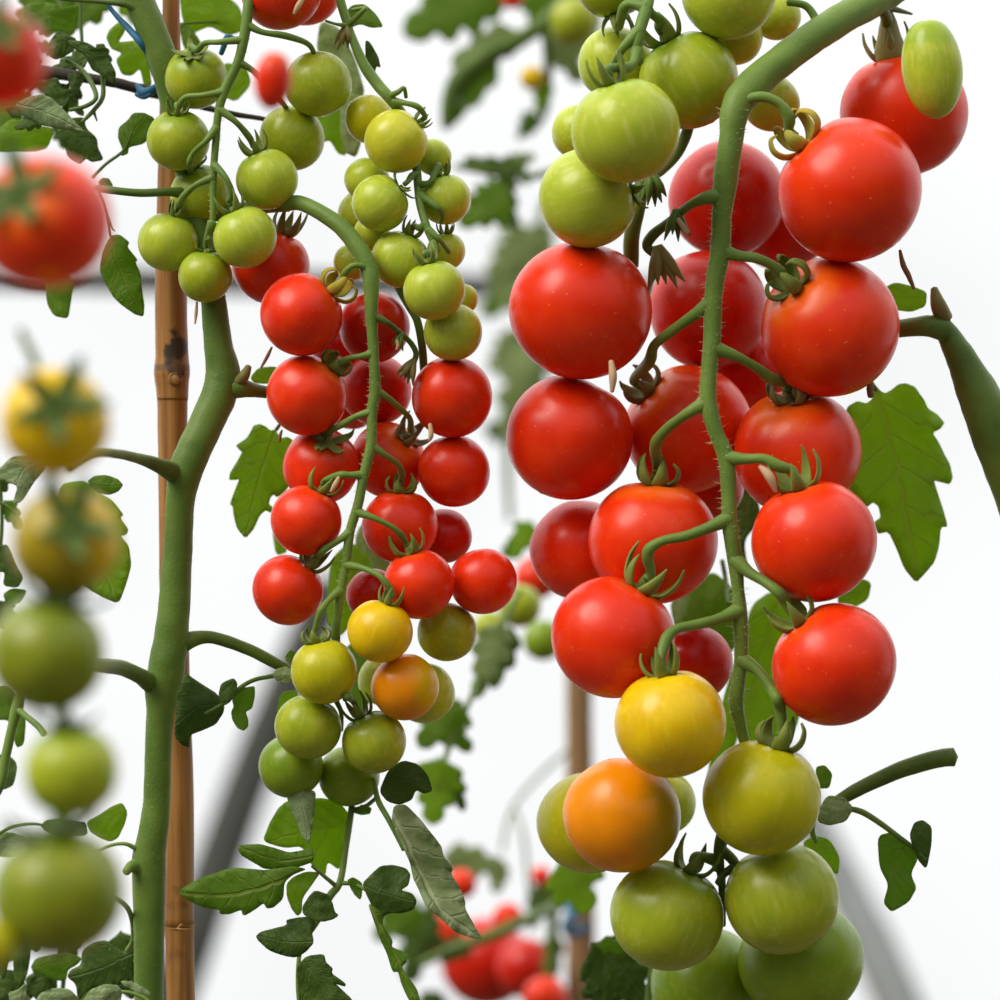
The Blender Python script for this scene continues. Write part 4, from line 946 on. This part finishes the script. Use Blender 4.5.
items = [
 ([(30, 510), (90, 470), (150, 440), (200, 425), (250, 405), (310, 400), (380, 405), (430, 410), (500, 400), (560, 390), (625, 405), (560, 430), (520, 465), (515, 540), (470, 580), (440, 585), (425, 560), (400, 580), (345, 615), (330, 612), (325, 590), (270, 610), (230, 610), (225, 590), (150, 580), (90, 550)], [(625, 402), (450, 480), (240, 525), (30, 510)], .006, 'leaf', dict(cup=.2)),
 ([(305, 300), (340, 295), (410, 290), (480, 310), (540, 330), (600, 320), (645, 305), (657, 340), (650, 372), (590, 395), (510, 405), (430, 405), (380, 375), (320, 340)], [(655, 345), (500, 365), (310, 305)], .010, 'leaf', dict(cup=.3)),
 ([(420, 280), (450, 200), (490, 130), (530, 95), (600, 90), (700, 80), (780, 110), (830, 180), (800, 280), (780, 350), (770, 410), (715, 370), (705, 440), (650, 400), (600, 300), (520, 310)], [(830, 195), (640, 230), (430, 285)], .034, 'leafb', dict(cup=.15)),
 ([(525, 60), (600, 45), (665, 50), (655, 150), (645, 230), (630, 292), (600, 260), (580, 200), (555, 150)], [(590, 50), (615, 170), (629, 290)], .012, 'leafg', dict(cup=.35)),
 ([(530, 470), (560, 440), (620, 415), (685, 420), (650, 470), (600, 540), (600, 600), (580, 620), (555, 590), (530, 530)], [(680, 422), (580, 615)], .014, 'leafb', {}),
 ([(600, 580), (630, 530), (660, 500), (720, 520), (740, 560), (750, 600), (768, 615), (740, 635), (690, 645), (640, 635), (605, 610)], [(690, 505), (680, 640)], .008, 'leafd', {}),
 ([(390, 710), (410, 690), (470, 675), (530, 660), (530, 635), (580, 625), (640, 620), (665, 650), (645, 690), (655, 740), (620, 780), (570, 808), (520, 800), (450, 775), (400, 730)], [(645, 735), (520, 735), (395, 708)], .010, 'leafd', {}),
 ([(580, 840), (620, 800), (700, 790), (710, 830), (740, 855), (735, 880), (800, 925), (795, 940), (750, 925), (790, 960), (830, 1000), (850, 1050), (600, 1050), (585, 950), (575, 880)], [(590, 810), (680, 920), (760, 1045)], .006, 'leafd', dict(cup=.4)),
]
for k, (ol, rib, Y, m, kw) in enumerate(items): leaf('leaflet', z(ol), z(rib), Y, M[m], lo, **{**dict(seed=20 + k, cup=.25), **kw})
z2 = lambda p: tr(p, 340, 780, .22)
items = [
 ([(235, 180), (245, 115), (300, 110), (370, 185), (385, 205), (430, 260), (460, 300), (470, 345), (515, 400), (503, 425), (540, 480), (568, 550), (570, 590), (610, 660), (650, 728), (590, 715), (520, 690), (470, 640), (430, 605), (390, 575), (350, 480), (330, 440), (320, 380), (290, 310), (260, 250)], [(235, 150), (330, 340), (450, 580), (648, 727)], .004, 'leafg', dict(cup=.25, tilt=(.45, -.35), wave=1.6)),
 ([(100, 470), (150, 420), (185, 390), (240, 385), (300, 400), (322, 430), (310, 480), (275, 500), (330, 515), (350, 550), (335, 590), (280, 605), (230, 605), (200, 615), (190, 650), (160, 620), (140, 560), (120, 520)], [(110, 480), (180, 510), (340, 555)], .012, 'leafd', dict(cup=.3)),
 ([(125, 555), (190, 600), (195, 660), (240, 730), (235, 760), (290, 780), (312, 800), (300, 830), (280, 850), (300, 880), (350, 950), (368, 1015), (320, 1015), (280, 930), (265, 870), (240, 875), (210, 780), (180, 720), (160, 660)], [(130, 560), (200, 700), (265, 820), (345, 1010)], .008, 'leaf', dict(cup=.5)),
 ([(30, 455), (60, 440), (105, 470), (95, 550), (60, 515)], [(32, 458), (93, 545)], .018, 'leaf', {}),
]
for k, (ol, rib, Y, m, kw) in enumerate(items): leaf('leaflet', z2(ol), z2(rib), Y, M[m], lo, **{**dict(seed=40 + k, cup=.25), **kw})
leaf('leaflet', [(379, 792), (388, 770), (403, 760), (418, 764), (428, 775), (433, 791), (424, 794), (416, 790), (412, 800), (400, 805), (388, 802)], [(380, 796), (404, 780), (428, 790)], .012, M['leafd'], lo, seed=50, cup=.3)
leaf('leaflet', [(352, 812), (362, 804), (372, 808), (370, 814), (360, 815)], [(353, 812), (371, 811)], .026, M['leaf'], lo, seed=51)

# leaves around the blurred yellow tomatoes
z = lambda p: tr(p, 0, 460, .2)
sprig('toothed leaf showing beyond the second blurred yellow tomato', (84, 490, .02), [
    (z([(300, 120), (420, 100), (500, 170), (560, 200), (618, 272), (600, 290), (642, 345), (635, 372), (600, 380), (642, 425), (658, 520), (632, 620), (600, 705), (575, 713), (520, 690), (450, 650), (330, 560), (280, 300)]), z([(380, 110), (470, 400), (580, 710)]), .024, 'leafb', dict(cup=.15)),
    (z([(438, 105), (470, 80), (530, 74), (590, 95), (618, 125), (590, 160), (540, 175), (490, 165), (450, 130)]), z([(400, 105), (510, 130), (617, 126)]), .014, 'leaf', {})])
sprig('grey-green leaf below the topmost blurred yellow tomato', (20, 464, .02), [
    (z([(-20, 60), (60, -20), (180, -30), (240, 30), (170, 110), (110, 210), (60, 225), (90, 130), (30, 108), (0, 100)]), z([(220, -10), (110, 60), (60, 220)]), .024, 'leafg', {})],
    [[(-5, 500, .03, 1.6), (6, 506, .03, 1.6), (16, 514, .03, 1.4)]])
sprig('green leaf peeping out left of the dull yellow blurred tomato'.replace('left of', 'at the edge behind'), (10, 560, .03), [
    (z([(-20, 430), (40, 420), (80, 520), (120, 590), (90, 640), (15, 630), (25, 560), (-10, 560)]), z([(-10, 450), (90, 620)]), .034, 'leafd', {}),
    (z([(15, 670), (60, 640), (140, 650), (100, 720), (30, 720)]), z([(15, 690), (130, 660)]), .036, 'leaf', {})])
# plant edge low on the cane-less side
z = lambda p: tr(p, 0, 800, .2)
sprig('bright oval leaf above the lowest blurred green tomato', (40, 826, .02), [
    (z([(430, 110), (500, 70), (560, 30), (612, 12), (638, 60), (625, 120), (590, 190), (550, 210), (500, 190), (450, 160)]), z([(436, 135), (630, 25)]), .024, 'leafb', {}),
    (z([(200, 130), (230, 100), (300, 92), (380, 105), (430, 110), (440, 180), (300, 185), (230, 160)]), z([(205, 130), (440, 150)]), .030, 'leafd', {}),
    (z([(-30, 160), (60, 160), (130, 185), (175, 215), (150, 260), (60, 290), (-30, 280)]), z([(170, 215), (-30, 220)]), .028, 'leafg', {})],
    [[(-5, 836, .026, 1.6), (12, 827, .026, 1.8), (32, 824, .026, 1.6), (46, 826, .028, 1.2)]])
sprig('dark lobed leaf between the lowest blurred tomato and the thick stem', (130, 950, .02), [
    (z([(335, 885), (350, 850), (405, 825), (410, 750), (470, 708), (530, 700), (580, 740), (612, 758), (665, 735), (668, 900), (560, 930), (450, 940), (390, 1010), (380, 920)]), z([(660, 770), (480, 850), (340, 888)]), .03, 'leafd', dict(cup=.2)),
    (z([(150, 840), (180, 790), (260, 770), (350, 760), (412, 790), (390, 820), (340, 850), (330, 905), (270, 900), (200, 870)]), z([(400, 785), (160, 840)]), .04, 'leaf', {})])
sprig('grey-green leaf tips rising at the bottom edge before the thick stem', (80, 1010, -.03), [
    (z([(165, 1030), (200, 965), (280, 938), (350, 945), (400, 1000), (410, 1040)]), z([(180, 1030), (380, 960)]), -.034, 'leafg', {}),
    (z([(405, 1020), (450, 950), (520, 920), (590, 925), (612, 960), (600, 1020)]), z([(410, 1015), (605, 935)]), -.030, 'leafg', {}),
    (z([(600, 905), (660, 905), (740, 950), (757, 980), (690, 962), (620, 930)]), z([(602, 912), (755, 978)]), -.026, 'leafg', {}),
    (z([(40, 960), (90, 950), (135, 908), (130, 970), (170, 1020), (50, 1020)]), z([(60, 1015), (133, 912)]), -.032, 'leafg', {})],
    [[(100, 1000, -.028, 1.6), (122, 992, -.026, 1.8), (140, 996, -.026, 1.8), (152, 1004, -.026, 1.6)]], mat='rach')
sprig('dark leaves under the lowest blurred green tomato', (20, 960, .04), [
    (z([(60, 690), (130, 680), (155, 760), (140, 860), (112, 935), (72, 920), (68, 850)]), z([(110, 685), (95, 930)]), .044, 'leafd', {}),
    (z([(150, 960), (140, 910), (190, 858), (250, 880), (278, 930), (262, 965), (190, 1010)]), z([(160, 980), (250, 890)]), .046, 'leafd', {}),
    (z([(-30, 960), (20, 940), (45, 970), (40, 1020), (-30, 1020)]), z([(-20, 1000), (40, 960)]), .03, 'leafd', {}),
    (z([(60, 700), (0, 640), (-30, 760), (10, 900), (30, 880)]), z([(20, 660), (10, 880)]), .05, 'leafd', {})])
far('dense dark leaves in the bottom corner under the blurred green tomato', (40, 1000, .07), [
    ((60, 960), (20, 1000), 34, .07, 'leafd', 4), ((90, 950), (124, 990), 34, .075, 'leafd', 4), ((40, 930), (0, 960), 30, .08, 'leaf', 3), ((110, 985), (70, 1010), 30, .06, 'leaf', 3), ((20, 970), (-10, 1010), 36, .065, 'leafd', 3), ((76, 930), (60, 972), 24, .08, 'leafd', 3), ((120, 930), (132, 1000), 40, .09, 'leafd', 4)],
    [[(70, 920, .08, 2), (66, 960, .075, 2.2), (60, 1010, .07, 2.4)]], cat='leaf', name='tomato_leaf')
far('small leaves at the edge beside the dull yellow blurred tomato', (4, 520, .06), [
    ((6, 470), (-8, 500), 24, .06, 'leafd', 3), ((4, 500), (22, 530), 22, .06, 'leaf', 3), ((-2, 600), (20, 640), 26, .065, 'leafd', 3), ((2, 640), (24, 676), 22, .06, 'leafd', 3)],
    [[(-4, 450, .06, 1.8), (2, 520, .06, 2), (-4, 600, .065, 2), (0, 660, .06, 1.8)]], cat='leaf', name='tomato_leaf')
sp = empty('tomato_truss', P(18, 700, .01), 'pale green stalk at the edge beside the fourth blurred tomato', 'stalk')
tube('rachis', [(-30, 830, .01, 4), (-2, 790, .01, 4.8), (6, 755, .01, 5), (12, 728, .01, 5), (17, 708, .01, 6), (22, 690, .01, 4)], M['rach'], sp)
tube('pedicel', [(16, 708, .01, 4), (26, 716, .006, 3.2), (38, 726, .0, 3.4), (44, 734, -.004, 3.4)], M['rach'], sp)
sprig('dark leaf at the edge behind the pale stalk', (0, 740, .04), [
    ([(-12, 690), (8, 684), (22, 700), (26, 720), (24, 745), (16, 748), (10, 720), (-10, 720)], [(-8, 700), (20, 745)], .044, 'leaf', {}),
    ([(-12, 760), (6, 752), (18, 764), (14, 785), (4, 790), (-12, 788)], [(-10, 765), (14, 780)], .046, 'leafd', {})])

# hanging row stalk that carries the blurred tomatoes
fg = empty('tomato_truss', P(40, 330, -.42), 'dark blurred stalk linking the hanging row of blurred tomatoes', 'stalk')
tube('rachis', [(20, 330, -.42, 4), (40, 380, -.425, 5), (52, 480, -.428, 5), (58, 590, -.428, 5), (60, 720, -.428, 5), (56, 825, -.428, 5), (50, 850, -.428, 5)], M['dstem'], fg)

# ------------------------------------------------------------------ plant beyond the big truss
pr = empty('tomato_plant', P(1060, 640, .02), 'thick dark stem of a second plant entering beside the big truss', 'plant')
tube('main_stem', [(935, 318, .014, 9), (950, 338, .014, 12), (966, 368, .014, 17), (982, 402, .014, 22), (1000, 446, .014, 25), (1030, 520, .016, 27), (1060, 640, .02, 28), (1090, 1000, .02, 28), (1120, 2800, .02, 30)], M['dstem'], pr, sides=20)
tube('branch', [(945, 330, .012, 12), (930, 326, .010, 11), (914, 327, .012, 9.5), (890, 330, .02, 8.5), (870, 334, .03, 8)], M['stem'], pr)
tube('node_scar', [(944, 318, .012, 9), (938, 304, .008, 8), (934, 288, .008, 3.5)], M['sepd'], pr, sides=10)
sprig('bright leaf behind the dimpled red tomato and the stem node', (885, 300, .03), [
    ([(880, 290), (895, 282), (912, 286), (927, 292), (926, 306), (912, 312), (894, 310), (882, 304)], [(880, 296), (927, 298)], .036, 'leafb', {})])
ar = empty('tomato_plant', P(958, 757, .014), 'cut side shoot with small leaves reaching to the yellow-green tomato of the big truss', 'shoot')
tube('branch', [(954, 757, .014, 9.5), (942, 758, .014, 9.2), (925, 762, .014, 9), (900, 770, .014, 8.4), (875, 781, .014, 7.6), (855, 791, .014, 7), (838, 801, .016, 6)], M['dstem'], ar, sides=22, lump=.02)
z = lambda p: tr(p, 650, 650, .35)
tube('leaf_stalk', [(846, 808, .012, 2.6), (862, 812, .012, 3.2), (880, 823, .012, 3), (900, 838, .012, 2.8), (916, 850, .012, 2.4), (926, 860, .012, 1.6)], M['stem'], ar, sides=10)
tube('leaf_stalk', [(815, 815, .016, 3), (812, 830, .018, 3), (816, 842, .02, 2.4)], M['rach'], ar, sides=10)
for k, (ol, rib, Y, m) in enumerate([
 ([(478, 465), (505, 415), (555, 420), (582, 452), (560, 490), (510, 502), (480, 492)], [(480, 480), (582, 452)], .006, 'leafg'),
 ([(472, 335), (500, 328), (522, 355), (512, 395), (480, 395)], [(478, 392), (505, 330)], .018, 'leaf'),
 ([(435, 550), (470, 530), (512, 540), (542, 590), (538, 645), (500, 620), (450, 590)], [(450, 545), (537, 640)], .024, 'leafb'),
 ([(650, 530), (700, 518), (745, 555), (768, 590), (745, 640), (762, 680), (740, 720), (690, 750), (666, 722), (682, 670), (655, 620)], [(735, 552), (700, 640), (690, 745)], .016, 'leaf'),
 ([(740, 530), (755, 492), (780, 485), (806, 505), (804, 560), (790, 628), (765, 600)], [(745, 545), (802, 520)], .010, 'leafd')]):
    leaf('leaflet', z(ol), z(rib), Y, M[m], ar, seed=60 + k, cup=.25)
sprig('broad green leaves hanging behind the lower stalk of the big truss', (740, 590, .09), [
    ([(742, 640), (752, 604), (772, 590), (800, 610), (806, 660), (800, 720), (780, 760), (752, 770), (742, 720), (720, 800), (704, 790), (722, 700)], [(780, 595), (752, 690), (744, 765)], .10, 'leafb', dict(cup=.15)),
    ([(690, 588), (712, 570), (736, 590), (740, 640), (726, 660), (704, 640), (680, 620)], [(728, 580), (700, 630)], .11, 'leaf', {}),
    ([(740, 480), (758, 500), (762, 520), (744, 540), (748, 570), (730, 580), (724, 520)], [(750, 490), (738, 575)], .10, 'leafd', {}),
    ([(668, 600), (700, 580), (720, 596), (700, 640), (680, 650)], [(715, 590), (680, 640)], .12, 'leafp', {}),
    ([(850, 575), (872, 582), (868, 600), (846, 612), (836, 600)], [(840, 606), (870, 588)], .07, 'leafb', {})],
    [[(722, 560, .11, 2.4), (726, 582, .11, 2.4), (728, 604, .10, 2)]])
sprig('small leaves behind the gap beneath the middle of the small truss', (372, 560, .08), [
    ([(330, 560), (350, 540), (372, 560), (366, 600), (340, 640), (326, 620)], [(360, 550), (335, 630)], .085, 'leafb', {}),
    ([(300, 540), (316, 520), (330, 545), (318, 570), (302, 560)], [(325, 530), (305, 558)], .09, 'leaf', {}),
    ([(352, 540), (376, 500), (392, 560), (386, 600), (370, 590)], [(376, 510), (378, 590)], .10, 'leafp', {}),
    ([(345, 645), (366, 640), (376, 690), (360, 720), (344, 690)], [(360, 642), (358, 712)], .08, 'leaf', {}),
    ([(272, 530), (286, 526), (288, 552), (276, 556)], [(276, 552), (286, 530)], .09, 'leafb', {})])

# ------------------------------------------------------------------ plants further back
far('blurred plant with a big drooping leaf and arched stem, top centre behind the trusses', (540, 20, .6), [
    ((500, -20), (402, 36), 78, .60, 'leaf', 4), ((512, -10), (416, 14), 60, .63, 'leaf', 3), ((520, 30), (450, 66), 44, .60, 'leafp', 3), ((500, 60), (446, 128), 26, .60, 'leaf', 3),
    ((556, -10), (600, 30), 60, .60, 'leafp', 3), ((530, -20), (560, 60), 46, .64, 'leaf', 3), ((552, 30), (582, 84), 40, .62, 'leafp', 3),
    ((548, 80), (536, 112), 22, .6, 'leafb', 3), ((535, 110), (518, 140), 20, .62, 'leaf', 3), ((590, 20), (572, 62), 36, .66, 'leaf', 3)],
    [[(446, 128, .6, 5), (450, 100, .6, 9), (462, 76, .6, 11), (486, 56, .6, 11), (515, 42, .6, 9), (545, 22, .6, 8), (580, -10, .6, 8)], [(545, 22, .6, 6), (548, 60, .6, 5), (545, 110, .62, 4), (528, 135, .62, 3)]])
far('blurred leafy shoot between the pale cluster and the big truss', (480, 165, .5), [
    ((520, 172), (462, 160), 26, .50, 'leafd', 3), ((512, 190), (458, 226), 56, .48, 'leaf', 4), ((500, 172), (514, 232), 30, .52, 'leafd', 3), ((505, 158), (530, 184), 24, .54, 'leaf', 3), ((505, 165), (536, 156), 22, .54, 'leafp', 3)],
    [[(455, 166, .5, 3), (490, 172, .5, 4), (530, 176, .52, 4), (560, 170, .54, 4)]])
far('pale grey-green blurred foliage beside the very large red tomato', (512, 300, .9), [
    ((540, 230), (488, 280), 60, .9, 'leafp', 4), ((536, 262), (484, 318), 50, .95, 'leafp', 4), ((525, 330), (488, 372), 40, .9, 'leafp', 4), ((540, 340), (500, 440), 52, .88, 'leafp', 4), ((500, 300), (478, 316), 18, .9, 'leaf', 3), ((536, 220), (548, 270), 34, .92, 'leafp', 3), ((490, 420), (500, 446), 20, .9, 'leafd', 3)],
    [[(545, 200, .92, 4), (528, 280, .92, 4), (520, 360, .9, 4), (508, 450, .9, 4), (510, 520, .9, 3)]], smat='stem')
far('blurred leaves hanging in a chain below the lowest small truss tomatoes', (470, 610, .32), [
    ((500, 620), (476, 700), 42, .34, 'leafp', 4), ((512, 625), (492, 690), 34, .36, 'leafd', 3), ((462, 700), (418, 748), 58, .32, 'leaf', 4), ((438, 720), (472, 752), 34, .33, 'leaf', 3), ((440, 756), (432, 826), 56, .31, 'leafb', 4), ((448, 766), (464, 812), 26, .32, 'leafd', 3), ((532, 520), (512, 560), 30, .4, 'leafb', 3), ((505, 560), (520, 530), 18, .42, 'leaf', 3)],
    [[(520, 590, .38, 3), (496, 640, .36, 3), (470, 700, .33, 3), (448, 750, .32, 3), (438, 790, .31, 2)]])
far('heavily blurred red and green plant low beside the brown post', (500, 940, .62), [
    ((440, 856), (508, 868), 40, .60, 'leafp', 3), ((500, 860), (496, 894), 26, .62, 'leafp', 3), ((420, 900), (374, 940), 50, .56, 'leaf', 4), ((428, 905), (408, 985), 50, .58, 'leafd', 4), ((450, 900), (424, 960), 50, .64, 'leafd', 4), ((545, 880), (530, 930), 28, .66, 'leafd', 3), ((440, 990), (420, 1030), 40, .6, 'leafd', 3), ((470, 940), (440, 962), 28, .6, 'leafd', 3), ((556, 930), (546, 1000), 24, .66, 'leafd', 3), ((384, 890), (404, 926), 36, .58, 'leafb', 3)],
    [[(420, 964, .54, 4), (450, 950, .54, 5), (490, 936, .54, 6), (530, 918, .56, 6), (560, 905, .60, 6)], [(555, 880, .66, 5), (552, 940, .66, 6), (550, 1030, .66, 6)], [(502, 850, .7, 2), (512, 810, .72, 2), (540, 775, .74, 2), (575, 745, .74, 2)], [(530, 900, .7, 2), (524, 840, .7, 2), (516, 812, .72, 2)]])
far('blurred round leaf under the orange tomato of the big truss', (580, 868, .3), [((558, 862), (592, 912), 58, .26, 'leafb', 3), ((560, 870), (606, 876), 30, .27, 'leaf', 3)], cat='leaf', name='tomato_leaf')
far('dark leaf at the bottom edge beside the deep green tomatoes', (620, 950, .12), [((592, 942), (650, 1010), 76, .12, 'leafd', 4), ((596, 944), (640, 950), 20, .11, 'leaf', 3), ((600, 960), (606, 1020), 50, .13, 'leafd', 3)], [[(655, 960, .1, 4), (650, 985, .1, 4), (648, 1020, .1, 4)]], cat='leaf', name='tomato_leaf', smat='rach')
post = tube('wooden_post', [(579, 560, .72, 12), (579, 700, .72, 13), (580, 900, .72, 14), (581, 1030, .72, 15), (584, 2200, .72, 16)], M['post'], sides=18, lump=.04)
tag(post, 'blurred brown wooden post behind the lower big truss', 'post')
t3 = tube('twine_tie', [(556, 896, .70, 4), (565, 902, .695, 5), (572, 914, .69, 6), (566, 926, .69, 6), (572, 934, .70, 5), (590, 926, .70, 4)], M['twine'], sides=8)
tag(t3, 'blurred blue twine tied round the brown post', 'twine')

# ------------------------------------------------------------------ greenhouse frame and ground
def pipe(name, pts, mat, lab):
    o = tube(name, pts, M[mat], sides=24, n=3, lump=0); o['kind'] = 'structure'; o['label'] = lab; o['category'] = 'frame'; return o
pipe('trim_1', [(330, 590, 2.4, 21), (262, 745, 2.25, 22), (205, 900, 2.1, 24), (140, 1080, 1.95, 26), (-250, 2150, 1.3, 28)], 'pipe', 'blurred dark grey greenhouse pipe slanting behind the bamboo cane')
pipe('trim_2', [(740, 705, 2.4, 18), (800, 805, 2.3, 19), (868, 935, 2.15, 22), (915, 1040, 2.0, 24), (1400, 2100, 1.3, 28)], 'pipem', 'blurred grey greenhouse pipe slanting behind the bottom of the big truss')
pipe('trim_3', [(-300, 268, 1.9, 12), (100, 280, 1.9, 12), (340, 284, 1.9, 12), (700, 292, 1.9, 12)], 'pipe', 'blurred horizontal grey greenhouse rail behind the cane')
fl = mk('floor', [Vector((-4, -3, -1.05)), Vector((4, -3, -1.05)), Vector((4, 4.2, -1.05)), Vector((-4, 4.2, -1.05))], [(0, 1, 2, 3)], M['soil'], origin=(0, 0, -1.05))
fl['kind'] = 'structure'; fl['label'] = 'bare brown soil of the greenhouse bed'; fl['category'] = 'floor'

# ------------------------------------------------------------------ light, sky, camera
w = bpy.data.worlds.new('World'); bpy.context.scene.world = w; w.use_nodes = True
nt = w.node_tree; L = nt.links; bg = nt.nodes['Background']
tc = N(nt, 'ShaderNodeTexCoord'); sep = N(nt, 'ShaderNodeSeparateXYZ'); L.new(tc.outputs['Generated'], sep.inputs[0])
front = ramp(nt, sep.outputs['Y'], -.15, .40, .07, 1.0)
up = ramp(nt, sep.outputs['Z'], -.0, .7, 0, 1.0)
low = ramp(nt, sep.outputs['Z'], -.75, -.2, .25, 1.0)
v = mth(nt, 'MULTIPLY', mth(nt, 'ADD', front, up), low)
nz = N(nt, 'ShaderNodeTexNoise'); setin(nz, Scale=9.0, Detail=2.0); L.new(tc.outputs['Generated'], nz.inputs['Vector'])
v = mth(nt, 'MULTIPLY', v, ramp(nt, nz.outputs['Fac'], .3, .6, .93, 1.0))
L.new(v, bg.inputs['Strength']); bg.inputs['Color'].default_value = (.985, .995, 1.0, 1)
sd = bpy.data.lights.new('sun', 'SUN'); so = bpy.data.objects.new('sun', sd); C.objects.link(so)
sd.energy = 3.0; sd.angle = math.radians(35); sd.color = (1, .94, .84)
so.rotation_mode = 'QUATERNION'; so.rotation_quaternion = Vector((-.60, -.38, .70)).to_track_quat('Z', 'Y')
so.location = (-1, -.5, 1.2)
cd = bpy.data.cameras.new('camera'); co = bpy.data.objects.new('camera', cd); C.objects.link(co)
co.location = (0, -D, 0); co.rotation_euler = (PI / 2, 0, 0)
cd.sensor_width = 36; cd.lens = 36 * D / (1000 * S); cd.clip_start = .05
cd.dof.use_dof = True; cd.dof.focus_distance = D - .005; cd.dof.aperture_fstop = 7.6
sc = bpy.context.scene; sc.camera = co
sc.view_settings.view_transform = 'Standard'; sc.view_settings.look = 'None'; sc.view_settings.exposure = 0.0; sc.view_settings.gamma = 1.0
sc.view_settings.use_curve_mapping = False
